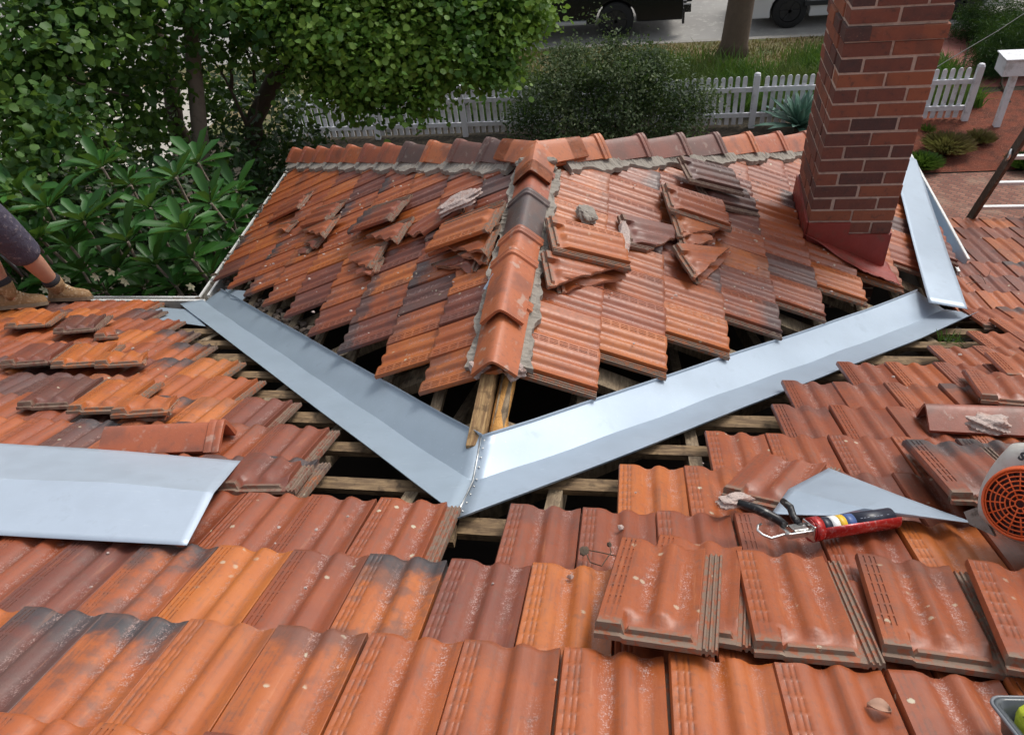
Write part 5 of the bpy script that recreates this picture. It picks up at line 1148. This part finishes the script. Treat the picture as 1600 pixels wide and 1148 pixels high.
b = MB(); Lr = [rr(.13, .10, .022, 0), rr(.126, .096, .02, .003), rr(.120, .090, .018, .002), rr(.114, .084, .016, -.045), rr(.05, .04, .01, -.047)]
vr = [[b.bm.verts.new(cx_+q) for q in L_] for L_ in Lr]; n = len(vr[0])
for r, s in zip(vr, vr[1:]):
    for k in range(n): b.bm.faces.new((r[k], r[(k+1) % n], s[(k+1) % n], s[k])).smooth = True
b.bm.faces.new(vr[-1]); o = b.build('shell', M_SMK, ty); thick(o, .002)
b = MB(); b.tube([cx_+q for q in rr(.13, .10, .022, .001)+rr(.13, .10, .022, .001)[:1]], .0032, 8, caps=False); b.build('rim', M_RIM, ty)
k = N('lime_sponge'); p_ = k.obj(); n1 = k.noise(p_, 40, 5, .7); c = k.mix(n1, (.52, .56, .02), (.34, .42, .03)); c = k.mix(k.step(k.noise(p_, 70, 3), .62, .68), c, (.05, .05, .02)); k.bump(n1, .8, .006); M_LIMEY = k.fin(c, .8)
b = MB(); b.box((0, 0, 0), (.212, .168, .055), bev=.022); bmesh.ops.subdivide_edges(b.bm, edges=b.bm.edges[:], cuts=3, use_grid_fill=True)
for v in b.bm.verts: v.co += Vector((math.sin(v.co.y*70+1), math.sin(v.co.x*60), math.sin(v.co.x*45)*math.cos(v.co.y*55)))*.004
sp = b.build('sponge', M_LIMEY, sharp=60); sp.matrix_world = Matrix.Translation(ty.location+ty.rotation_euler.to_matrix() @ (cx_+Vector((.004, -.004, -.012)))) @ ty.rotation_euler.to_matrix().to_4x4(); tag(sp, 'lumpy lime-yellow sponge lying in the smoky plastic tray', 'sponge')
# ------------------------------------------------------------------ small debris
def leaf3d(px, py, L, col, label, h=.052):
    p = on_main(px, py, h); b = MB(); R3 = rotf(MAINF, random.uniform(0, 3)); n = 8; rings = []
    for i in range(n+1):
        t = i/n; wv = L*.42*math.sin(math.pi*min(1, t*1.05))**.7*(1 if t < 1 else .02)+.0005; rings.append([b.bm.verts.new(p+R3 @ Vector((u*wv, (t-.5)*L, L*.22*(u*u)+.15*L*math.sin(t*3)))) for u in (-1, -.5, 0, .5, 1)])
    for r, s in zip(rings, rings[1:]):
        for k_ in range(4): b.bm.faces.new((r[k_], r[k_+1], s[k_+1], s[k_])).smooth = True
    o = b.build('dry_leaf', simple('dead_leaf', col, .8, var=.35, scale=60), None); thick(o, .0008); return tag(o, label, 'leaf')
leaf3d(1373, 1110, .040, (.40, .23, .16), 'curled pinkish dead leaf on a tile of the nearest course')
b = MB(); q = [on_main(*p) for p in ((912, 858, .075), (935, 862, .085), (962, 868, .07))]; b.tube(q, .0014, 5); q = [on_main(*p) for p in ((914, 860, .078), (922, 878, .075), (940, 884, .09), (955, 862, .08), (952, 850, .08))]; b.tube(q, .0014, 5); b.ball(on_main(912, 860, .08), .011, (1, 1.4, .5), 2, .25); b.ball(on_main(952, 850, .08), .007, (1, 1, .6), 2, .25)
tag(b.build('dead_twig', M_DEBRIS), 'curly dead twig with dried bud on a tile below the V tip', 'twig')
b = MB()
for i in range(34):
    p = on_main(random.uniform(1500, 1545), random.uniform(405, 450), .08+random.random()*.05); d = Vector((random.uniform(-1, 1), random.uniform(-1, 1), random.uniform(-.35, .2))).normalized()*random.uniform(.05, .17); b.tube([p, p+d*.5+Vector((0, 0, .015)), p+d], .0016, 4)
tag(b.build('twig_tangle', M_DEBRIS), 'tangle of thin dead twigs beside the flat zinc offcut', 'twigs', kind='stuff')
b = MB()
for i in range(420):
    r_ = random.random()
    if r_ < .35: u_, y_ = random.uniform(.1, 1.9), 0; y_ = random.uniform(u_+.4, 2.4+u_*.5); p_ = Vector((u_, y_, -T*u_+.064)); 
    elif r_ < .7: u_ = random.uniform(.1, 2.1); y_ = random.uniform(u_+.35, 2.4+u_*.5); p_ = Vector((-u_, y_, -T*u_+.064))
    else: y_ = random.uniform(-1.2, 1.6); x_ = random.uniform(-2.5, 2.2); p_ = Vector((x_, y_, -T*y_+.060))
    if r_ >= .7 and abs(p_.x) < p_.y+.45: continue
    if i % 2: continue
    b.ball(p_, random.choice((.003, .004, .005, .008)), (1.2, 1, .6), 1, .3)
tag(b.build('mortar_crumbs', M_LIME), 'pale mortar crumbs sprinkled over the tiles around the piles', 'crumbs', kind='stuff')
b = MB()
for i in range(150):
    x, y = (-2.70+random.uniform(-.03, .11), random.uniform(2.85, 4.7)) if i % 3 else (random.uniform(-3.9, -2.7), 2.70+random.uniform(-.10, .03)); z = -1.39-.5*max(0, 0)+random.uniform(0, .05); b.ball((x, y, z+.02), random.uniform(.006, .02), (1.5, 1, .5), 1, .3)
tag(b.build('gutter_debris', M_DEBRIS), 'dark leaf debris clogging the old gutter', 'debris', kind='stuff')
b = MB()
for i in range(420):
    c = random.choice(((-2.35, 2.25), (-2.1, 2.1), (-1.75, 1.85), (-1.45, 1.6))); x = c[0]+random.uniform(-.2, .2); y = -x+random.uniform(.1, .34); b.ball((x, y, T*x-.05+random.uniform(-.03, .03)), random.uniform(.008, .024), (1.2, 1, .7), 1, .35)
tag(b.build('mortar_rubble', simple('rubble', (.12, .09, .07), .95, var=.5, scale=40)), 'brown rubble packed under the tile ends along the tree-side valley', 'rubble', kind='stuff')
V, F = leaves_arrays(np.array([np.array(on_main(1482+random.uniform(-18, 18), 532+random.uniform(-5, 5), .0)) for _ in range(70)]), RNG.normal(size=(70, 3)), .05, 'blade', dirs=np.abs(RNG.normal(size=(70, 3)))*np.array([1, .5, 1.4])*np.where(RNG.random((70, 1)) < .5, 1, 1))
tag(mesh_quads('weed_tuft', V, F, M_GRASS), 'small green weed growing between battens at the far valley end', 'weed')
# ------------------------------------------------------------------ the roofer
per = empty('person', (-3.7, 2.35, -1.14), 'person in navy work shorts and tan boots standing by the gutter', 'person'); PI_ = Matrix.Translation((3.7, -2.35, 1.14))
def skin(name, nodes, edges, mat, parent, sub=2, inv=None):
    me = bpy.data.meshes.new(name); me.from_pydata([n[0] for n in nodes], edges, []); o = bpy.data.objects.new(name, me); link(o, parent)
    m = o.modifiers.new('skin', 'SKIN'); m.use_smooth_shade = True
    for v, n in zip(me.skin_vertices[0].data, nodes): v.radius = (n[1], n[1]) if not isinstance(n[1], tuple) else n[1]; v.use_root = False
    me.skin_vertices[0].data[0].use_root = True
    s = o.modifiers.new('sub', 'SUBSURF'); s.levels = sub; s.render_levels = sub; me.materials.append(mat)
    if inv is not None: o.matrix_parent_inverse = inv
    return o
zA = on_main(88, 462, .07); A1 = Vector(on_main(92, 450, .17)); K1 = Vector((-3.55, 2.33, -.62)); H1 = Vector((-3.55, 2.20, -.17))
A2 = Vector((-3.74, 2.22, -.93)); K2 = Vector((-3.80, 2.28, -.55)); H2 = Vector((-3.72, 2.10, -.16))
PEL = Vector((-3.64, 2.12, -.08)); CHs = Vector((-3.50, 2.14, .30)); NK = Vector((-3.40, 2.18, .50)); HDc = Vector((-3.34, 2.21, .62))
nd = [(PEL, (.15, .11)), (PEL.lerp(CHs, .5), (.135, .10)), (CHs, (.16, .11)), (NK, .055), (HDc, .075), (HDc+Vector((.02, .01, .10)), .085),
      (H1, .09), (K1.lerp(H1, .5), .078), (K1, .070), (K1.lerp(A1, .3), .076), (K1.lerp(A1, .75), .052), (A1, .046), (A1+Vector((.02, 0, -.08)), .035), (A1+Vector((.15, .01, -.12)), .030),
      (H2, .09), (K2.lerp(H2, .5), .078), (K2, .070), (K2.lerp(A2, .3), .076), (K2.lerp(A2, .75), .052), (A2, .046), (A2+Vector((.02, .01, -.08)), .035), (A2+Vector((.10, .12, -.15)), .030),
      (CHs+Vector((.0, -.19, .08)), .055), (CHs+Vector((-.10, -.25, -.18)), .042), (CHs+Vector((-.12, -.24, -.42)), .030), (CHs+Vector((-.11, -.23, -.50)), (.038, .02)),
      (CHs+Vector((-.03, .19, .08)), .055), (CHs+Vector((-.12, .26, -.18)), .042), (CHs+Vector((-.16, .24, -.42)), .030), (CHs+Vector((-.16, .22, -.50)), (.038, .02))]
eg = [(0, 1), (1, 2), (2, 3), (3, 4), (4, 5), (0, 6), (6, 7), (7, 8), (8, 9), (9, 10), (10, 11), (11, 12), (12, 13), (0, 14), (14, 15), (15, 16), (16, 17), (17, 18), (18, 19), (19, 20), (20, 21), (2, 22), (22, 23), (23, 24), (24, 25), (2, 26), (26, 27), (27, 28), (28, 29)]
for hi in (25, 29):                                   # five curled fingers on each hand
    base = nd[hi][0]; fw = (base-nd[hi-1][0]).normalized(); sd2 = fw.cross(Vector((0, 0, 1))).normalized()
    for q, (o_, ln) in enumerate(((-.027, .062), (-.009, .072), (.009, .070), (.026, .055))):
        p1 = base+fw*.035+sd2*o_; i0 = len(nd); nd += [(p1, .010), (p1+fw*ln*.5+Vector((0, 0, -.008)), .009), (p1+fw*ln*.8+Vector((0, 0, -.03)), .008)]; eg += [(hi, i0), (i0, i0+1), (i0+1, i0+2)]
    i0 = len(nd); p1 = base-sd2*.042+fw*.005; nd += [(p1, .012), (p1-sd2*.012+fw*.035+Vector((0, 0, -.012)), .009)]; eg += [(hi, i0), (i0, i0+1)]
skin('body', nd, eg, M_SKIN, per, 2, PI_)
k = N('navy_work_cotton'); p_ = k.obj(); n1 = k.noise(p_, 9, 5, .6); n2 = k.noise(p_, 26, 5, .7); c = k.mix(n1, (.040, .038, .070), (.085, .075, .105)); c = k.mix(k.math('MULTIPLY', k.step(n2, .54, .68), .6), c, (.30, .26, .28)); k.bump(k.math('ADD', n1, k.math('MULTIPLY', n2, .5)), 1., .02); M_NAVY = k.fin(c, .9)
sh = [(PEL, (.17, .13)), (H1, .118), (K1.lerp(H1, .55), .128), (K1.lerp(H1, .2), .120), (K1.lerp(A1, .10), .115), (K1.lerp(A1, .22), .106), (H2, .118), (K2.lerp(H2, .5), .128), (K2.lerp(H2, .15), .118), (K2.lerp(A2, .10), .110), (K2.lerp(A2, .20), .104), (PEL+Vector((.02, 0, .10)), (.155, .12))]
skin('shorts', sh, [(0, 1), (1, 2), (2, 3), (3, 4), (4, 5), (0, 6), (6, 7), (7, 8), (8, 9), (9, 10), (0, 11)], M_NAVY, per, 2, PI_)
M_SHIRT = simple('hi_vis_shirt', (.55, .30, .05), .85, var=.2, scale=8)
skin('shirt', [(PEL+Vector((.02, 0, .12)), (.165, .125)), (PEL.lerp(CHs, .6), (.155, .12)), (CHs+Vector((0, 0, .04)), (.185, .13)), (CHs+Vector((.0, -.20, .08)), .075), (CHs+Vector((-.06, -.235, -.06)), .065), (CHs+Vector((-.03, .20, .08)), .075), (CHs+Vector((-.09, .245, -.06)), .065), (NK-Vector((0, 0, .05)), .075)], [(0, 1), (1, 2), (2, 3), (3, 4), (2, 5), (5, 6), (2, 7)], M_SHIRT, per, 2, PI_)
# face, hair
b = MB(); hc = HDc+Vector((.01, .005, .06)); b.ball(hc+Vector((0, 0, .045)), .098, (1, .9, .8), 3); o = b.build('hair', simple('brown_hair', (.05, .03, .018), .8, bump=1., bs=90), per); o.matrix_parent_inverse = PI_
b = MB(); b.ball(hc+Vector((.095, 0, .0)), .016, (1, .7, 1.2), 2)
for s in (-1, 1): b.ball(hc+Vector((0, s*.092, .0)), .022, (.7, .35, 1.2), 2)
b.mi = 1
for s in (-1, 1): b.ball(hc+Vector((.083, s*.032, .022)), .010, (1, 1, .7), 2)
b.mi = 2; b.ball(hc+Vector((.084, 0, -.045)), .02, (.4, 1.1, .3), 2)
o = b.build('face', [M_SKIN, simple('eye_white', (.6, .6, .58), .2), simple('lip', (.35, .12, .10), .5)], per); o.matrix_parent_inverse = PI_
M_SOCK = simple('dark_sock', (.03, .03, .035), .95, bump=.6, bs=120); k = N('tan_boot_leather'); p_ = k.obj(); n1 = k.noise(p_, 30, 5, .65); c = k.mix(n1, (.36, .21, .09), (.17, .10, .05)); c = k.mix(k.math('MULTIPLY', k.step(k.noise(p_, 60, 4), .52, .66), .6), c, (.50, .36, .22)); k.bump(n1, .8, .006); M_BOOT = k.fin(c, .8); M_LACE = simple('pale_lace', (.52, .42, .28), .9)
M_SOLE = simple('boot_sole', (.20, .15, .10), .8, var=.3, scale=30)
def boot(A, K, toe):
    up = (K-A).normalized(); toe = Vector(toe); toe = (toe-MAINF[2]*toe.dot(MAINF[2])).normalized(); n = MAINF[2]; s = n.cross(toe)
    # loft of cross sections from heel to toe along the sole
    h0 = A-n*(A-Vector((0, 0, 0))).dot(n)+n*.062; h0 = h0-toe*.075; b = MB(); rings = []
    secs = [(0., .030, .030), (.015, .036, .10), (.05, .040, .125), (.10, .040, .115), (.14, .043, .085), (.19, .048, .065), (.24, .047, .058), (.275, .036, .046), (.292, .015, .022)]
    for t, wv, hh in secs: rings.append([b.bm.verts.new(h0+toe*t+s*wv*math.cos(a_)*(1 if math.sin(a_) < .2 else .82)+n*(.022+hh*max(0, math.sin(a_)) if math.sin(a_) > 0 else .018)) for a_ in [2*math.pi*q/14 for q in range(14)]])
    for r, q in zip(rings, rings[1:]):
        for k_ in range(14): b.bm.faces.new((r[k_], r[(k_+1) % 14], q[(k_+1) % 14], q[k_])).smooth = True
    b.bm.faces.new(rings[0][::-1]); b.bm.faces.new(rings[-1])
    b.tube([h0+toe*.055+n*.08, A+up*.01, A+up*.05, A+up*.085], [.052, .055, .060, .064], 14)
    for q in range(6):                                   # laces
        c_ = h0+toe*(.085+q*.018)+n*(.135-q*.011); b.mi = 1; b.tube([c_-s*.026-n*.006, c_+n*.004, c_+s*.026-n*.006], .0055, 5)
    b.mi = 0; o = b.build('boot', [M_BOOT, M_LACE], per); o.matrix_parent_inverse = PI_
    b = MB(); rings = []
    for t, wv, _ in secs: rings.append([h0+toe*(t*1.02-.003)+s*sg_*(wv+.004) for sg_ in (-1, 1)])
    poly = [r[0] for r in rings]+[r[1] for r in rings[::-1]]; a = [b.bm.verts.new(p+n*.0) for p in poly]; c2 = [b.bm.verts.new(p+n*.024) for p in poly]; b.bm.faces.new(a[::-1]); b.bm.faces.new(c2)
    for i in range(len(a)): b.bm.faces.new((a[i], a[(i+1) % len(a)], c2[(i+1) % len(a)], c2[i]))
    b.build('sole', M_SOLE, o)
    b = MB(); b.tube([A+up*.06, A+up*.10, A+up*.125], [.060, .062, .056], 12); o = b.build('sock', M_SOCK, per); o.matrix_parent_inverse = PI_
boot(A1, K1, (1, .25, 0)); boot(A2, K2, (.75, .75, 0))
b = MB(); b.tube([tuple(at(2, 398, 5.2)), tuple(at(14, 408, 5.2)), tuple(at(36, 432, 5.22))], [.012, .016, .010], 8); o = b.build('tool_strap', M_BLK, per); o.matrix_parent_inverse = PI_

# ------------------------------------------------------------------ across the street
M_ROOFF = simple('far_roof_tiles', (.14, .06, .045), .8, var=.3, scale=3); M_WALLF = simple('far_wall', (.38, .33, .27), .9, var=.1, scale=2)
for q, (hx, hy, wd, lab) in enumerate(((-13., 38., 13., 'cream bungalow across the street behind the leafy tree side'), (6., 39., 14., 'cream bungalow across the street straight beyond the ridge'), (25., 38., 13., 'cream bungalow across the street beyond the driveway'))):
    h = empty('bungalow', (hx, hy, ZG), lab, 'house', 'bungalows across the street')
    b = MB(); b.box((0, 0, 1.35), (wd, 8, 2.7)); b.build('wall', M_WALLF, h)
    b = MB(); v = [b.bm.verts.new(p) for p in ((-wd/2-.5, -4.5, 2.7), (wd/2+.5, -4.5, 2.7), (wd/2+.5, 4.5, 2.7), (-wd/2-.5, 4.5, 2.7), (-wd/2+4, 0, 5.0), (wd/2-4, 0, 5.0))]
    for f in ((0, 1, 5, 4), (1, 2, 5), (2, 3, 4, 5), (3, 0, 4), (3, 2, 1, 0)): b.bm.faces.new([v[i] for i in f])
    b.build('roof', M_ROOFF, h)
    for wx in (-wd*.3, wd*.28):
        b = MB(); b.box((wx, -4.02, 1.5), (1.8, .08, 1.2)); f = b.build('window', M_GLASS, h); b = MB()
        for zz in (.86, 2.14): b.box((wx, -4.06, zz), (1.96, .08, .08))
        for xx in (-.94, .94): b.box((wx+xx, -4.06, 1.5), (.08, .08, 1.2))
        b.build('frame', M_WHITE, f)
    b = MB(); b.box((.3, -4.02, 1.05), (.95, .08, 2.1)); b.build('door', M_RED, h)
for q, (hx, hy, sz, lab) in enumerate(((-20., 30., 3.2, 'large dark tree across the street at the far tree-side end'), (-6., 29., 2.8, 'dark tree across the street facing the black truck'), (13., 30., 3.0, 'dark tree across the street facing the white van'), (31., 31., 3.2, 'dark tree across the street beyond the driveway'))):
    h = empty('roadside_tree', (hx, hy, ZG), lab, 'tree', 'trees across the street')
    b = MB(); b.tube([(0, 0, -.05), (.05, 0, 1.2), (.1, .05, 2.6), (.0, 0, 4.2)], [.30, .24, .2, .1], 10); b.build('trunk', M_BARKD, h)
    V, F = crown([(np.array(p)*sz/3, r*sz/3) for p, r in (((0, 0, 5.2), 2.2), ((1.8, .2, 4.6), 1.6), ((-1.8, -.2, 4.5), 1.6), ((.3, .8, 6.6), 1.7), ((-.8, -.6, 3.6), 1.2))], .30, 42, .6, 12); mesh_quads('crown', V, F, M_LEAFD, h)
